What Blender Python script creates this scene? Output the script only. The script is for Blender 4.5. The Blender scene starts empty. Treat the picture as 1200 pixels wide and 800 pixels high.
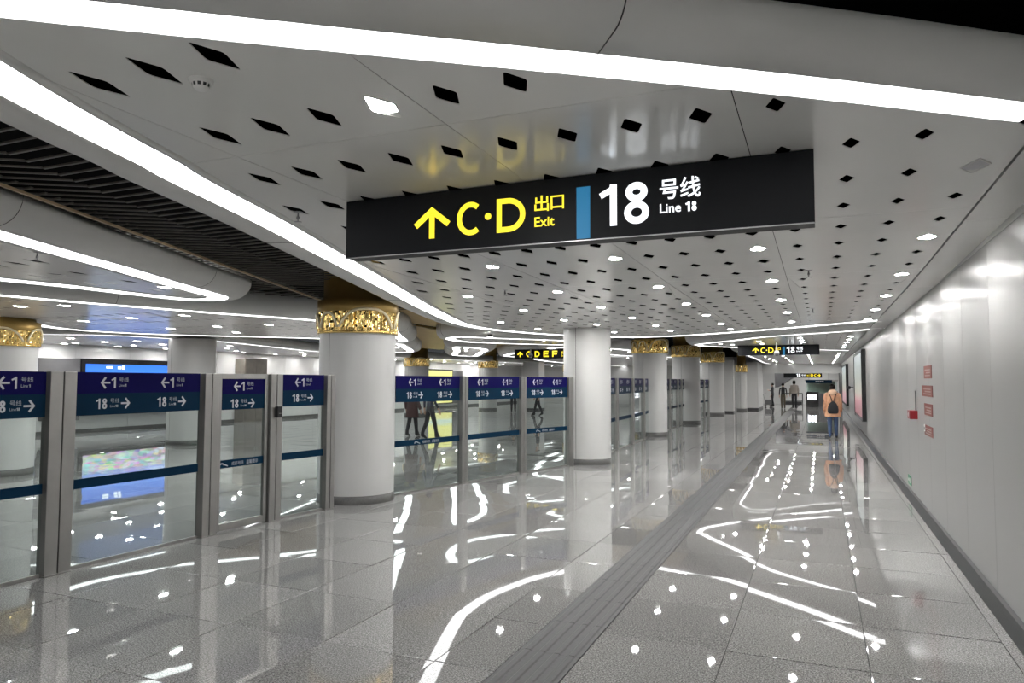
import bpy, bmesh, math, random
from mathutils import Vector, Matrix, noise
from mathutils.geometry import tessellate_polygon
random.seed(7)
SC = bpy.context.scene
COL = SC.collection
PI = math.pi

# ---------------------------------------------------------------- camera, world, exposure
cam = bpy.data.objects.new('camera', bpy.data.cameras.new('camera'))
COL.objects.link(cam)
F_PX, PITCH, YAW, ROLL = 845.17, .0539, -.4037, .0027     # focal length in pixels of a 1200 wide frame
cam.data.sensor_width = 36
cam.data.lens = 36 * F_PX / 1200
cam.data.clip_start, cam.data.clip_end = .05, 200
def cam_matrix():
    cy, sy = math.cos(YAW), math.sin(YAW)
    ry = Matrix(((cy, -sy, 0), (sy, cy, 0), (0, 0, 1)))
    m = Matrix(((1, 0, 0), (0, 0, -1), (0, 1, 0)))
    cp, sp = math.cos(PITCH), math.sin(PITCH)
    rp = Matrix(((1, 0, 0), (0, cp, sp), (0, -sp, cp)))
    cr, sr = math.cos(ROLL), math.sin(ROLL)
    rr = Matrix(((cr, -sr, 0), (sr, cr, 0), (0, 0, 1)))
    r = rr @ rp @ m @ ry
    rot = Matrix((r[0], -r[1], -r[2])).transposed()
    return Matrix.Translation((0, 0, 1.75)) @ rot.to_4x4()
cam.matrix_world = cam_matrix()
SC.camera = cam

world = bpy.data.worlds.new('world')
SC.world = world
world.use_nodes = True
world.node_tree.nodes['Background'].inputs[0].default_value = (.8, .85, .9, 1)
world.node_tree.nodes['Background'].inputs[1].default_value = .015

SC.view_settings.view_transform = 'Standard'
SC.view_settings.look = 'None'
SC.view_settings.exposure = 2.05
SC.view_settings.gamma = 1
SC.view_settings.use_curve_mapping = False
cy = SC.cycles
cy.max_bounces, cy.diffuse_bounces, cy.glossy_bounces = 10, 4, 4
cy.transparent_max_bounces, cy.transmission_bounces = 24, 4
cy.caustics_reflective = cy.caustics_refractive = False
cy.sample_clamp_indirect = 6

LED_STRENGTH, DOWN_STRENGTH, SIGN_STRENGTH = 1.15, 60.0, .30

# ---------------------------------------------------------------- materials
def new_mat(name):
    m = bpy.data.materials.new(name)
    m.use_nodes = True
    return m, m.node_tree, m.node_tree.nodes['Principled BSDF']
def mat(name, col, rough=.5, metal=0., spec=.5, var=0., scale=20., bump=0., coat=0.):
    m, nt, b = new_mat(name)
    b.inputs['Base Color'].default_value = (*col, 1)
    b.inputs['Roughness'].default_value = rough
    b.inputs['Metallic'].default_value = metal
    b.inputs['Specular IOR Level'].default_value = spec
    b.inputs['Coat Weight'].default_value = coat
    b.inputs['Coat Roughness'].default_value = .05
    if var or bump:
        tc = nt.nodes.new('ShaderNodeTexCoord')
        n = nt.nodes.new('ShaderNodeTexNoise')
        n.inputs['Scale'].default_value = scale
        n.inputs['Detail'].default_value = 4
        nt.links.new(tc.outputs['Object'], n.inputs['Vector'])
        if var:
            r = nt.nodes.new('ShaderNodeValToRGB')
            r.color_ramp.elements[0].color = (*[c * (1 - var) for c in col], 1)
            r.color_ramp.elements[1].color = (*[min(1, c * (1 + var)) for c in col], 1)
            r.color_ramp.elements[0].position, r.color_ramp.elements[1].position = .3, .7
            nt.links.new(n.outputs['Fac'], r.inputs['Fac'])
            nt.links.new(r.outputs['Color'], b.inputs['Base Color'])
        if bump:
            bp = nt.nodes.new('ShaderNodeBump')
            bp.inputs['Strength'].default_value = bump
            bp.inputs['Distance'].default_value = .01
            nt.links.new(n.outputs['Fac'], bp.inputs['Height'])
            nt.links.new(bp.outputs['Normal'], b.inputs['Normal'])
    return m
def emit(name, col, strength):
    m, nt, b = new_mat(name)
    b.inputs['Base Color'].default_value = (*[c * .8 for c in col], 1)
    b.inputs['Emission Color'].default_value = (*col, 1)
    b.inputs['Emission Strength'].default_value = strength
    return m

M = {}
M['panel'] = mat('white_panel', (.84, .84, .815), .19, spec=.5, var=.02, scale=1.2)
M['fascia'] = mat('fascia_plaster', (.74, .74, .72), .5, var=.04, scale=2.)
M['led'] = emit('led_diffuser', (1, 1, 1), LED_STRENGTH)
M['down'] = emit('downlight_diffuser', (1, .99, .97), DOWN_STRENGTH)
M['off'] = mat('unlit_diffuser', (.42, .42, .45), .3)
M['black'] = mat('black_void', (.003, .003, .003), 1., spec=0.)
M['slat'] = mat('dark_slat', (.10, .09, .075), .5)
M['tan'] = mat('tan_trim', (.62, .47, .28), .4)
M['bronze'] = mat('bronze_plate', (.46, .31, .10), .42, metal=.55, var=.08, scale=3)
M['wall'] = mat('wall_enamel', (.37, .37, .365), .30, spec=.5, var=.015, scale=1.5)
M['plaster'] = mat('hall_wall_paint', (.74, .74, .73), .4)
M['pillar'] = mat('pillar_enamel', (.64, .64, .63), .28)
M['stone'] = mat('skirting_stone', (.11, .11, .105), .3, var=.25, scale=60)
M['skirt'] = mat('skirting_dark', (.045, .045, .048), .3, var=.15, scale=40)
M['joint'] = mat('joint_dark', (.035, .035, .033), .6)
M['steel'] = mat('brushed_steel', (.42, .415, .40), .32, metal=.9, var=.05, scale=6)
M['steel_dark'] = mat('dark_groove', (.02, .02, .02), .4)
M['signbody'] = mat('sign_body', (.006, .007, .009), .45, spec=.18)
M['alu'] = mat('sign_edge', (.35, .35, .36), .3, metal=.8)
M['yellow'] = emit('sign_yellow', (1, .78, .03), SIGN_STRENGTH)
M['white'] = emit('sign_white', (.92, .96, 1), SIGN_STRENGTH * 1.2)
M['blue'] = emit('sign_blue', (.012, .12, .24), SIGN_STRENGTH)
M['navy'] = mat('band_navy', (.006, .0045, .078), .4, spec=.06)
M['teal'] = mat('band_teal', (.004, .028, .062), .4, spec=.06)
M['letter'] = mat('band_lettering', (.66, .67, .72), .4)
M['lettergrey'] = mat('band_small_lettering', (.48, .52, .58), .4)
M['lock'] = mat('lock_black', (.012, .012, .014), .3)
M['red'] = mat('alarm_red', (.26, .008, .014), .35)
M['sticker'] = mat('sticker_red', (.22, .045, .035), .4)
M['stickergrey'] = mat('sticker_print', (.40, .30, .27), .4)
M['green'] = mat('sign_green', (.02, .25, .12), .4)
M['plwhite'] = mat('white_plastic', (.75, .75, .73), .35)
M['frame'] = mat('frame_black', (.012, .012, .013), .25)
M['grey'] = mat('grey_cladding', (.16, .16, .165), .35)

def make_granite():
    m, nt, b = new_mat('grey_granite')
    tc = nt.nodes.new('ShaderNodeTexCoord')
    g = nt.nodes.new('ShaderNodeNewGeometry')
    oi = nt.nodes.new('ShaderNodeObjectInfo')
    v = nt.nodes.new('ShaderNodeTexNoise'); v.inputs['Scale'].default_value = 100; v.inputs['Detail'].default_value = 5
    v.inputs['Roughness'].default_value = .8
    r = nt.nodes.new('ShaderNodeValToRGB')
    e = r.color_ramp.elements
    e[0].position, e[0].color = .38, (.065, .065, .067, 1)
    e[1].position, e[1].color = .62, (.56, .55, .54, 1)
    k = e.new(.5); k.color = (.265, .26, .253, 1)
    nt.links.new(g.outputs['Position'], v.inputs['Vector'])
    nt.links.new(v.outputs['Fac'], r.inputs['Fac'])
    w = nt.nodes.new('ShaderNodeTexNoise'); w.inputs['Scale'].default_value = .6
    nt.links.new(g.outputs['Position'], w.inputs['Vector'])
    a = nt.nodes.new('ShaderNodeMath'); a.operation = 'MULTIPLY_ADD'
    a.inputs[1].default_value, a.inputs[2].default_value = .26, .80
    nt.links.new(oi.outputs['Random'], a.inputs[0])
    a2 = nt.nodes.new('ShaderNodeMath'); a2.operation = 'MULTIPLY_ADD'
    a2.inputs[1].default_value = .3
    nt.links.new(w.outputs['Fac'], a2.inputs[0]); nt.links.new(a.outputs[0], a2.inputs[2])
    mx = nt.nodes.new('ShaderNodeVectorMath'); mx.operation = 'SCALE'
    nt.links.new(r.outputs['Color'], mx.inputs[0]); nt.links.new(a2.outputs[0], mx.inputs['Scale'])
    nt.links.new(mx.outputs[0], b.inputs['Base Color'])
    b.inputs['Roughness'].default_value = .022
    b.inputs['Specular IOR Level'].default_value = .62
    return m
M['granite'] = make_granite()
M['tactile'] = mat('tactile_grey', (.04, .04, .042), .45, var=.2, scale=50)

def make_gold():
    m, nt, b = new_mat('polished_gold')
    b.inputs['Base Color'].default_value = (.95, .68, .25, 1)
    b.inputs['Metallic'].default_value = 1
    b.inputs['Roughness'].default_value = .12
    return m
M['gold'] = make_gold()
M['goldrim'] = mat('pale_gold_rim', (1., .88, .60), .35, metal=.3)

def make_glass():
    m = bpy.data.materials.new('barrier_glass'); m.use_nodes = True
    nt = m.node_tree; nt.nodes.clear()
    out = nt.nodes.new('ShaderNodeOutputMaterial')
    mix = nt.nodes.new('ShaderNodeMixShader')
    tr = nt.nodes.new('ShaderNodeBsdfTransparent'); tr.inputs[0].default_value = (.90, .945, .935, 1)
    gl = nt.nodes.new('ShaderNodeBsdfGlossy'); gl.inputs['Roughness'].default_value = .01
    fr = nt.nodes.new('ShaderNodeFresnel'); fr.inputs[0].default_value = 1.45
    ge = nt.nodes.new('ShaderNodeNewGeometry')
    inv = nt.nodes.new('ShaderNodeMath'); inv.operation = 'SUBTRACT'; inv.inputs[0].default_value = 1
    mu = nt.nodes.new('ShaderNodeMath'); mu.operation = 'MULTIPLY'
    nt.links.new(ge.outputs['Backfacing'], inv.inputs[1]); nt.links.new(inv.outputs[0], mu.inputs[0]); nt.links.new(fr.outputs[0], mu.inputs[1])
    nt.links.new(mu.outputs[0], mix.inputs[0]); nt.links.new(tr.outputs[0], mix.inputs[1]); nt.links.new(gl.outputs[0], mix.inputs[2])
    nt.links.new(mix.outputs[0], out.inputs[0])
    return m
M['glass'] = make_glass()

def make_screen(name, kind):
    """a lit display: its picture is procedural (sky over a town, or a pale poster)"""
    m, nt, b = new_mat(name)
    tc = nt.nodes.new('ShaderNodeTexCoord')
    sep = nt.nodes.new('ShaderNodeSeparateXYZ')
    nt.links.new(tc.outputs['Generated'], sep.inputs[0])
    ramp = nt.nodes.new('ShaderNodeValToRGB')
    el = ramp.color_ramp.elements
    br = nt.nodes.new('ShaderNodeTexVoronoi'); br.inputs['Scale'].default_value = 24 if kind == 'city' else 3
    nt.links.new(tc.outputs['Generated'], br.inputs['Vector'])
    hs = nt.nodes.new('ShaderNodeHueSaturation')
    nt.links.new(br.outputs['Color'], hs.inputs['Color'])
    if kind == 'city':
        cols = [(0., (.01, .04, .16)), (.12, (.10, .30, .30)), (.30, (.30, .40, .55)), (.42, (.04, .16, .65)), (.55, (.55, .65, .85)), (.62, (.05, .20, .72)), (1., (.015, .12, .58))]
        hs.inputs['Saturation'].default_value = .75; hs.inputs['Value'].default_value = .8
        lo, hi = .34, .44
    elif kind == 'yellow':
        cols = [(0., (.95, .88, .16)), (.16, (.97, .92, .30)), (.27, (.62, .82, .80)), (.4, (.95, .92, .30)), (1., (.98, .95, .30))]
        hs.inputs['Saturation'].default_value = .25; hs.inputs['Value'].default_value = 1.
        lo, hi = .0, .3
    else:
        cols = [(0., (.5, .12, .15)), (.25, (.8, .35, .38)), (.36, (.75, .72, .6)), (.6, (.62, .66, .6)), (1., (.62, .72, .74))]
        hs.inputs['Saturation'].default_value = .4; hs.inputs['Value'].default_value = .8
        lo, hi = .15, .3
    while len(el) < len(cols): el.new(.5)
    for q, (p, c) in zip(el, cols): pass
    for i, (p, c) in enumerate(cols):
        el[i].position = p; el[i].color = (*c, 1)
    nt.links.new(sep.outputs['Z'], ramp.inputs['Fac'])
    mr = nt.nodes.new('ShaderNodeMapRange')
    mr.inputs[1].default_value, mr.inputs[2].default_value = lo, hi
    mr.inputs[3].default_value, mr.inputs[4].default_value = (.75 if kind == 'city' else .3), 0
    nt.links.new(sep.outputs['Z'], mr.inputs[0])
    mix = nt.nodes.new('ShaderNodeMix'); mix.data_type = 'RGBA'
    nt.links.new(mr.outputs[0], mix.inputs[0]); nt.links.new(ramp.outputs[0], mix.inputs[6]); nt.links.new(hs.outputs[0], mix.inputs[7])
    b.inputs['Base Color'].default_value = (.02, .02, .02, 1)
    nt.links.new(mix.outputs[2], b.inputs['Emission Color'])
    b.inputs['Emission Strength'].default_value = {'city': .50, 'yellow': .28, 'poster': .15}[kind]
    b.inputs['Roughness'].default_value = .3
    return m
M['city'] = make_screen('screen_city', 'city')
M['yellowad'] = make_screen('screen_yellow', 'yellow')
M['poster'] = make_screen('screen_poster', 'poster')

# ---------------------------------------------------------------- helpers
def obj(name, me, m=None, parent=None, loc=None, rot=None):
    o = bpy.data.objects.new(name, me)
    if m is not None:
        me.materials.clear()
        for q in (m if isinstance(m, (list, tuple)) else [m]): me.materials.append(q)
    COL.objects.link(o)
    if parent: o.parent = parent
    if loc is not None: o.location = loc
    if rot is not None: o.rotation_euler = rot
    return o
def empty(name, loc=(0, 0, 0), rz=0., parent=None):
    o = bpy.data.objects.new(name, None); COL.objects.link(o)
    o.location = loc; o.rotation_euler = (0, 0, rz); o.empty_display_size = .1
    if parent: o.parent = parent
    return o
def tag(o, label, cat, group=None):
    o['label'] = label; o['category'] = cat
    if group: o['group'] = group
    return o
def struct(o):
    o['kind'] = 'structure'; return o
def copy_tree(o, parent=None):
    c = o.copy(); COL.objects.link(c)
    if parent: c.parent = parent
    for ch in o.children: copy_tree(ch, c)
    return c

class MB:
    """a bucket of faces for one mesh"""
    def __init__(s): s.v, s.f, s.mi, s.sm = [], [], [], []
    def add(s, vs, fs, mi=0, smooth=False):
        n = len(s.v); s.v += [tuple(v) for v in vs]
        for f in fs: s.f.append(tuple(i + n for i in f)); s.mi.append(mi); s.sm.append(smooth)
        return s
    def box(s, x0, x1, y0, y1, z0, z1, mi=0, ch=0.):
        if ch:
            bm = bmesh.new(); bmesh.ops.create_cube(bm, size=1)
            bmesh.ops.scale(bm, vec=(x1 - x0, y1 - y0, z1 - z0), verts=bm.verts)
            bmesh.ops.translate(bm, vec=((x0 + x1) / 2, (y0 + y1) / 2, (z0 + z1) / 2), verts=bm.verts)
            bmesh.ops.bevel(bm, geom=list(bm.edges), offset=ch, segments=2, affect='EDGES', profile=.6)
            return s.bm(bm, mi)
        v = [(x, y, z) for x in (x0, x1) for y in (y0, y1) for z in (z0, z1)]
        return s.add(v, [(0, 1, 3, 2), (4, 6, 7, 5), (0, 4, 5, 1), (2, 3, 7, 6), (0, 2, 6, 4), (1, 5, 7, 3)], mi)
    def bm(s, bm, mi=0, smooth=False, mtx=None):
        bm.verts.index_update()
        vs = [(mtx @ v.co if mtx else v.co) for v in bm.verts]
        s.add(vs, [[v.index for v in f.verts] for f in bm.faces], mi, smooth); bm.free(); return s
    def lathe(s, prof, n=32, cx=0, cy=0, a0=0, a1=2 * PI, mi=0, smooth=True, close=None):
        """prof: (r, z) from the bottom up"""
        full = abs(a1 - a0 - 2 * PI) < 1e-6
        m = n if full else n + 1
        vs = [(cx + r * math.cos(a0 + (a1 - a0) * i / n), cy + r * math.sin(a0 + (a1 - a0) * i / n), z) for r, z in prof for i in range(m)]
        fs = []
        for j in range(len(prof) - 1):
            for i in range(n):
                k = (i + 1) % m
                fs.append((j * m + i, j * m + k, (j + 1) * m + k, (j + 1) * m + i))
        return s.add(vs, fs, mi, smooth)
    def prism(s, poly, z0, z1, mi=0, fr=None):
        """poly in local xy, extruded z0..z1; fr maps a local Vector to world"""
        n = len(poly)
        tri = tessellate_polygon([[Vector((x, y, 0)) for x, y in poly]])
        vs = [Vector((x, y, z0)) for x, y in poly] + [Vector((x, y, z1)) for x, y in poly]
        fs = [tuple(t) for t in tri] + [tuple(i + n for i in t) for t in tri] + [(i, (i + 1) % n, (i + 1) % n + n, i + n) for i in range(n)]
        if fr: vs = [fr(v) for v in vs]
        return s.add(vs, fs, mi)
    def tube(s, pts, rad, n=8, mi=0, caps=True, flat=1.):
        pts = [Vector(p) for p in pts]
        rads = rad if isinstance(rad, (list, tuple)) else [rad] * len(pts)
        vs, fs = [], []
        up = Vector((0, 0, 1))
        for i, p in enumerate(pts):
            d = (pts[min(i + 1, len(pts) - 1)] - pts[max(i - 1, 0)]).normalized()
            a = d.cross(up)
            if a.length < .2: a = d.cross(Vector((1, 0, 0)))
            a.normalize(); b = a.cross(d)
            for k in range(n):
                t = 2 * PI * k / n
                vs.append(p + a * math.cos(t) * rads[i] + b * math.sin(t) * rads[i] * flat)
        for i in range(len(pts) - 1):
            for k in range(n):
                l = (k + 1) % n
                fs.append((i * n + k, i * n + l, (i + 1) * n + l, (i + 1) * n + k))
        if caps: fs += [tuple(range(n))[::-1], tuple(range((len(pts) - 1) * n, len(pts) * n))]
        return s.add(vs, fs, mi, True)
    def ball(s, c, r, mi=0, seg=12):
        bm = bmesh.new(); bmesh.ops.create_uvsphere(bm, u_segments=seg, v_segments=max(6, seg // 2), radius=1)
        r = r if isinstance(r, (tuple, list)) else (r, r, r)
        return s.bm(bm, mi, True, Matrix.Translation(c) @ Matrix.Diagonal((*r, 1)))
    def mesh(s, name='mesh', fix=True):
        me = bpy.data.meshes.new(name)
        me.from_pydata(s.v, [], s.f)
        me.polygons.foreach_set('material_index', s.mi); me.polygons.foreach_set('use_smooth', s.sm)
        if fix:
            bm = bmesh.new(); bm.from_mesh(me)
            bmesh.ops.recalc_face_normals(bm, faces=bm.faces); bm.to_mesh(me); bm.free()
        me.update()
        return me
def mesh_box(x0, x1, y0, y1, z0, z1, ch=0.): return MB().box(x0, x1, y0, y1, z0, z1, 0, ch).mesh()

# ---------------------------------------------------------------- lettering
def ribbon(mb, pts, w, closed=False, mi=0, t=.004):
    """a stroke of width w along pts (x, z), lying in the plane y = 0 and facing -y"""
    n = len(pts); L, R_ = [], []
    for i in range(n):
        a = pts[(i - 1) % n] if (closed or i > 0) else None
        c = pts[(i + 1) % n] if (closed or i < n - 1) else None
        p = pts[i]
        def nrm(u, v):
            dx, dy = v[0] - u[0], v[1] - u[1]; l = math.hypot(dx, dy) or 1e-9
            return -dy / l, dx / l
        if a is None: nx, ny = nrm(p, c)
        elif c is None: nx, ny = nrm(a, p)
        else:
            n1, n2 = nrm(a, p), nrm(p, c)
            nx, ny = n1[0] + n2[0], n1[1] + n2[1]; l = math.hypot(nx, ny) or 1e-9; nx /= l; ny /= l
            k = 1 / max(.45, nx * n1[0] + ny * n1[1]); nx *= k; ny *= k
        L.append((p[0] + nx * w / 2, p[1] + ny * w / 2)); R_.append((p[0] - nx * w / 2, p[1] - ny * w / 2))
    vs = [(x, -t, z) for x, z in L + R_] + [(x, 0, z) for x, z in L + R_]
    fs = []
    m = 2 * n
    for i in range(n if closed else n - 1):
        j = (i + 1) % n
        fs += [(i, j, n + j, n + i), (i, j, m + j, m + i), (n + i, n + j, m + n + j, m + n + i)]
    if not closed: fs += [(0, n, m + n, m), (n - 1, 2 * n - 1, m + 2 * n - 1, m + n - 1)]
    mb.add(vs, fs, mi)
def arc(cx, cz, rx, rz, a0, a1, n=20):
    return [(cx + rx * math.cos(math.radians(a0 + (a1 - a0) * i / n)), cz + rz * math.sin(math.radians(a0 + (a1 - a0) * i / n))) for i in range(n + 1)]
def glyph(mb, ch, x, z, w, h, s, mi=0):
    """stroke letters drawn in the box x..x+w, z..z+h with stroke width s"""
    g = s / 2
    if ch == 'C': ribbon(mb, arc(x + w * .60, z + h / 2, w * .60 - g, h / 2 - g, 52, 308, 30), s, mi=mi)
    elif ch == 'D':
        ribbon(mb, [(x + g, z + g)] + arc(x + w * .40, z + h / 2, w * .6 - g, h / 2 - g, -90, 90, 22) + [(x + g, z + h - g)], s, True, mi)
    elif ch == 'E':
        ribbon(mb, [(x + w, z + h - g), (x + g, z + h - g), (x + g, z + g), (x + w, z + g)], s, mi=mi); ribbon(mb, [(x + g, z + h / 2), (x + w * .9, z + h / 2)], s, mi=mi)
    elif ch == 'F':
        ribbon(mb, [(x + w, z + h - g), (x + g, z + h - g), (x + g, z)], s, mi=mi); ribbon(mb, [(x + g, z + h * .48), (x + w * .9, z + h * .48)], s, mi=mi)
    elif ch == '1':
        ribbon(mb, [(x + w * .66, z), (x + w * .66, z + h)], s, mi=mi); ribbon(mb, [(x + w * .66, z + h - g * 1.2), (x + w * .02, z + h * .74)], s * .85, mi=mi)
    elif ch == '8':
        r1, r2 = h * .235, h * .275
        ribbon(mb, arc(x + w / 2, z + h - r1, w * .44 - g, r1 - g, 0, 360, 24)[:-1], s, True, mi)
        ribbon(mb, arc(x + w / 2, z + r2, w * .5 - g, r2 - g, 0, 360, 24)[:-1], s, True, mi)
    elif ch == '.':
        mb.prism(arc(x + w / 2, z + h / 2, w / 2, w / 2, 0, 360, 16)[:-1], 0, .004, mi, lambda v: Vector((v.x, -v.z, v.y)))
    elif ch == 'up':
        ribbon(mb, [(x, z + h * .42), (x + w / 2, z + h - g * 1.3), (x + w, z + h * .42)], s, mi=mi); ribbon(mb, [(x + w / 2, z), (x + w / 2, z + h - s)], s, mi=mi)
    elif ch == 'left':
        ribbon(mb, [(x + w * .52, z), (x + g * 1.3, z + h / 2), (x + w * .52, z + h)], s, mi=mi); ribbon(mb, [(x + s, z + h / 2), (x + w, z + h / 2)], s, mi=mi)
    elif ch == 'right':
        ribbon(mb, [(x + w * .48, z), (x + w - g * 1.3, z + h / 2), (x + w * .48, z + h)], s, mi=mi); ribbon(mb, [(x + w - s, z + h / 2), (x, z + h / 2)], s, mi=mi)
_tx = {}
def text(mb, string, x, z, height, width=None, mi=0, bold=.0, t=.004):
    """a word in Blender's built-in font, scaled to stand height high (and width wide) at x, z"""
    key = (string, bold)
    if key not in _tx:
        c = bpy.data.curves.new('word', 'FONT'); c.body = string; c.size = 1; c.offset = bold; c.resolution_u = 3
        o = bpy.data.objects.new('word', c); COL.objects.link(o)
        me = bpy.data.meshes.new_from_object(o.evaluated_get(bpy.context.evaluated_depsgraph_get()))
        vs = [(v.co.x, v.co.y) for v in me.vertices]; fs = [tuple(p.vertices) for p in me.polygons]
        bpy.data.objects.remove(o); bpy.data.curves.remove(c); bpy.data.meshes.remove(me)
        _tx[key] = (vs, fs)
    vs, fs = _tx[key]
    x0, x1 = min(v[0] for v in vs), max(v[0] for v in vs); y0, y1 = min(v[1] for v in vs), max(v[1] for v in vs)
    kz = height / (y1 - y0); kx = (width / (x1 - x0)) if width else kz
    mb.add([(x + (v[0] - x0) * kx, -t, z + (v[1] - y0) * kz) for v in vs], fs, mi)
def digits(mb, s, x, z, h, st, mi=0, pitch=.62):
    for i, ch in enumerate(s): glyph(mb, ch, x + i * h * pitch, z, h * .5, h, st, mi)

# ---------------------------------------------------------------- ceiling canopies
def zc(y): return 1.75 + max(1.11, 1.245 - .0147 * max(y, -2))
LAT_X, LAT_Y, LAT_OX, LAT_OY, LAT_SK = .3197, .6546, .1623, 3.925, -.0061
def lattice(c, r): return (LAT_OX + LAT_X * c, LAT_OY + LAT_Y * r + LAT_SK * c)
def hole_size(x): return (.09, .044) if x > -.3 else (min(.145, .108 + .008 * max(0, -x - .4) ** 2), .056)
def rhombus(x, y, L, w, k=.24):
    c = [(x - .004, y - L), (x + w, y - .1 * L), (x + .004, y + L), (x - w, y + .1 * L)]
    out = []
    for i in range(4):
        p, a, b = c[i], c[i - 1], c[(i + 1) % 4]
        out.append((p[0] + (a[0] - p[0]) * k * .5, p[1] + (a[1] - p[1]) * k * .5))
        out.append((p[0] + (a[0] - p[0]) * .03 + (b[0] - p[0]) * .03, p[1] + (a[1] - p[1]) * .03 + (b[1] - p[1]) * .03))
        out.append((p[0] + (b[0] - p[0]) * k * .5, p[1] + (b[1] - p[1]) * k * .5))
    return out
def area(p): return sum(p[i - 1][0] * p[i][1] - p[i][0] * p[i - 1][1] for i in range(len(p))) / 2
def smooth_path(p, closed, per=5):
    n = len(p); out = []
    for i in range(n if closed else n - 1):
        q = [p[(i + k) % n] if closed else p[min(max(i + k, 0), n - 1)] for k in (-1, 0, 1, 2)]
        for j in range(per):
            t = j / per
            out.append(tuple(.5 * (2 * q[1][d] + (q[2][d] - q[0][d]) * t + (2 * q[0][d] - 5 * q[1][d] + 4 * q[2][d] - q[3][d]) * t * t + (3 * q[1][d] - q[0][d] - 3 * q[2][d] + q[3][d]) * t ** 3) for d in (0, 1)))
    if not closed: out.append(p[-1])
    return out
def normals(p, closed):
    """unit outward normals of a clockwise path"""
    n = len(p); out = []
    for i in range(n):
        a = p[(i - 1) % n] if (closed or i) else p[i]
        b = p[(i + 1) % n] if (closed or i < n - 1) else p[i]
        dx, dy = b[0] - a[0], b[1] - a[1]; l = math.hypot(dx, dy) or 1e-9
        out.append((-dy / l, dx / l))
    return out
def clip(poly, axis, val, keep_less):
    out = []
    for i in range(len(poly)):
        a, b = poly[i - 1], poly[i]
        ia = (a[axis] <= val) == keep_less or a[axis] == val; ib = (b[axis] <= val) == keep_less or b[axis] == val
        if ia != ib:
            t = (val - a[axis]) / (b[axis] - a[axis]); out.append((a[0] + (b[0] - a[0]) * t, a[1] + (b[1] - a[1]) * t))
        if ib: out.append(b)
    return out
def inside(p, poly):
    c = False
    for i in range(len(poly)):
        a, b = poly[i - 1], poly[i]
        if (a[1] > p[1]) != (b[1] > p[1]) and p[0] < (b[0] - a[0]) * (p[1] - a[1]) / (b[1] - a[1]) + a[0]: c = not c
    return c
def edge_dist(p, poly):
    m = 9e9
    for i in range(len(poly)):
        a, b = poly[i - 1], poly[i]
        dx, dy = b[0] - a[0], b[1] - a[1]; l = dx * dx + dy * dy or 1e-9
        t = max(0, min(1, ((p[0] - a[0]) * dx + (p[1] - a[1]) * dy) / l))
        m = min(m, math.hypot(p[0] - a[0] - t * dx, p[1] - a[1] - t * dy))
    return m
def sweep(path, nor, closed, prof, zf=zc):
    mb = MB(); m = len(prof[0]); n = len(path)
    vs = [(p[0] + nn[0] * o, p[1] + nn[1] * o, zf(p[1]) + dz) for p, nn, pr in zip(path, nor, prof) for o, dz in pr]
    fs = []
    for i in range(n if closed else n - 1):
        j = (i + 1) % n
        for k in range(m - 1): fs.append((i * m + k, j * m + k, j * m + k + 1, i * m + k + 1))
    return mb.add(vs, fs, 0, True)
def hole_slab(outer, holes, zf=zc, t=.004):
    mb = MB()
    loops = [outer] + holes
    tri = tessellate_polygon([[Vector((x, y, 0)) for x, y in l] for l in loops])
    flat = [p for l in loops for p in l]; n = len(flat)
    vs = [(x, y, zf(y)) for x, y in flat] + [(x, y, zf(y) + t) for x, y in flat]
    fs = [tuple(q) for q in tri]
    s = 0
    for l in loops:
        m = len(l)
        fs += [(s + i, s + (i + 1) % m, s + (i + 1) % m + n, s + i + n) for i in range(m)]
        s += m
    return mb.add(vs, fs)

DOWN = None
def downlight(x, y, label, group, lit=True, size=None, zf=zc):
    """a rhombic recessed lamp: frame and diffuser"""
    global DOWN
    if DOWN is None:
        DOWN = {}
        L, w = .140, .066
        r0, r1 = rhombus(0, 0, L, w), rhombus(0, 0, L + .012, w + .010)
        n = len(r0)
        fr = MB().add([(*p, -.004) for p in r0] + [(*p, -.004) for p in r1] + [(*p, .03) for p in r0] + [(*p, .018) for p in r1],
                      [q for i in range(n) for j in [(i + 1) % n] for q in ((i, j, n + j, n + i), (i, j, 2 * n + j, 2 * n + i), (n + i, n + j, 3 * n + j, 3 * n + i))])
        df = MB().prism(r0, -.001, .014)
        hb = MB().prism(rhombus(0, 0, L + .004, w + .003), .016, .055)
        DOWN['h'] = hb.mesh('downlight_housing'); DOWN['h'].materials.append(M['black'])
        DOWN['f'], DOWN['d'] = fr.mesh('downlight_frame'), df.mesh('downlight_diffuser')
        DOWN['f'].materials.append(M['panel']); DOWN['d'].materials.append(M['down'])
        DOWN['o'] = DOWN['d'].copy(); DOWN['o'].materials.clear(); DOWN['o'].materials.append(M['off'])
    e = empty('downlight', (x, y, zf(y)))
    if size: e.scale = (size, size, 1)
    tag(e, label, 'light', group)
    obj('frame', DOWN['f'], None, e); obj('housing', DOWN['h'], None, e); obj('diffuser', DOWN['d'] if lit else DOWN['o'], None, e)
    return e
ORD = ['first', 'second', 'third', 'fourth', 'fifth', 'sixth', 'seventh', 'eighth', 'ninth', 'tenth', 'eleventh', 'twelfth',
       'thirteenth', 'fourteenth', 'fifteenth', 'sixteenth', 'seventeenth', 'eighteenth', 'nineteenth', 'twentieth'] + ['%dth' % i if i % 10 not in (1, 2, 3) else '%d%s' % (i, ['st', 'nd', 'rd'][i % 10 - 1]) for i in range(21, 60)]

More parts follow.
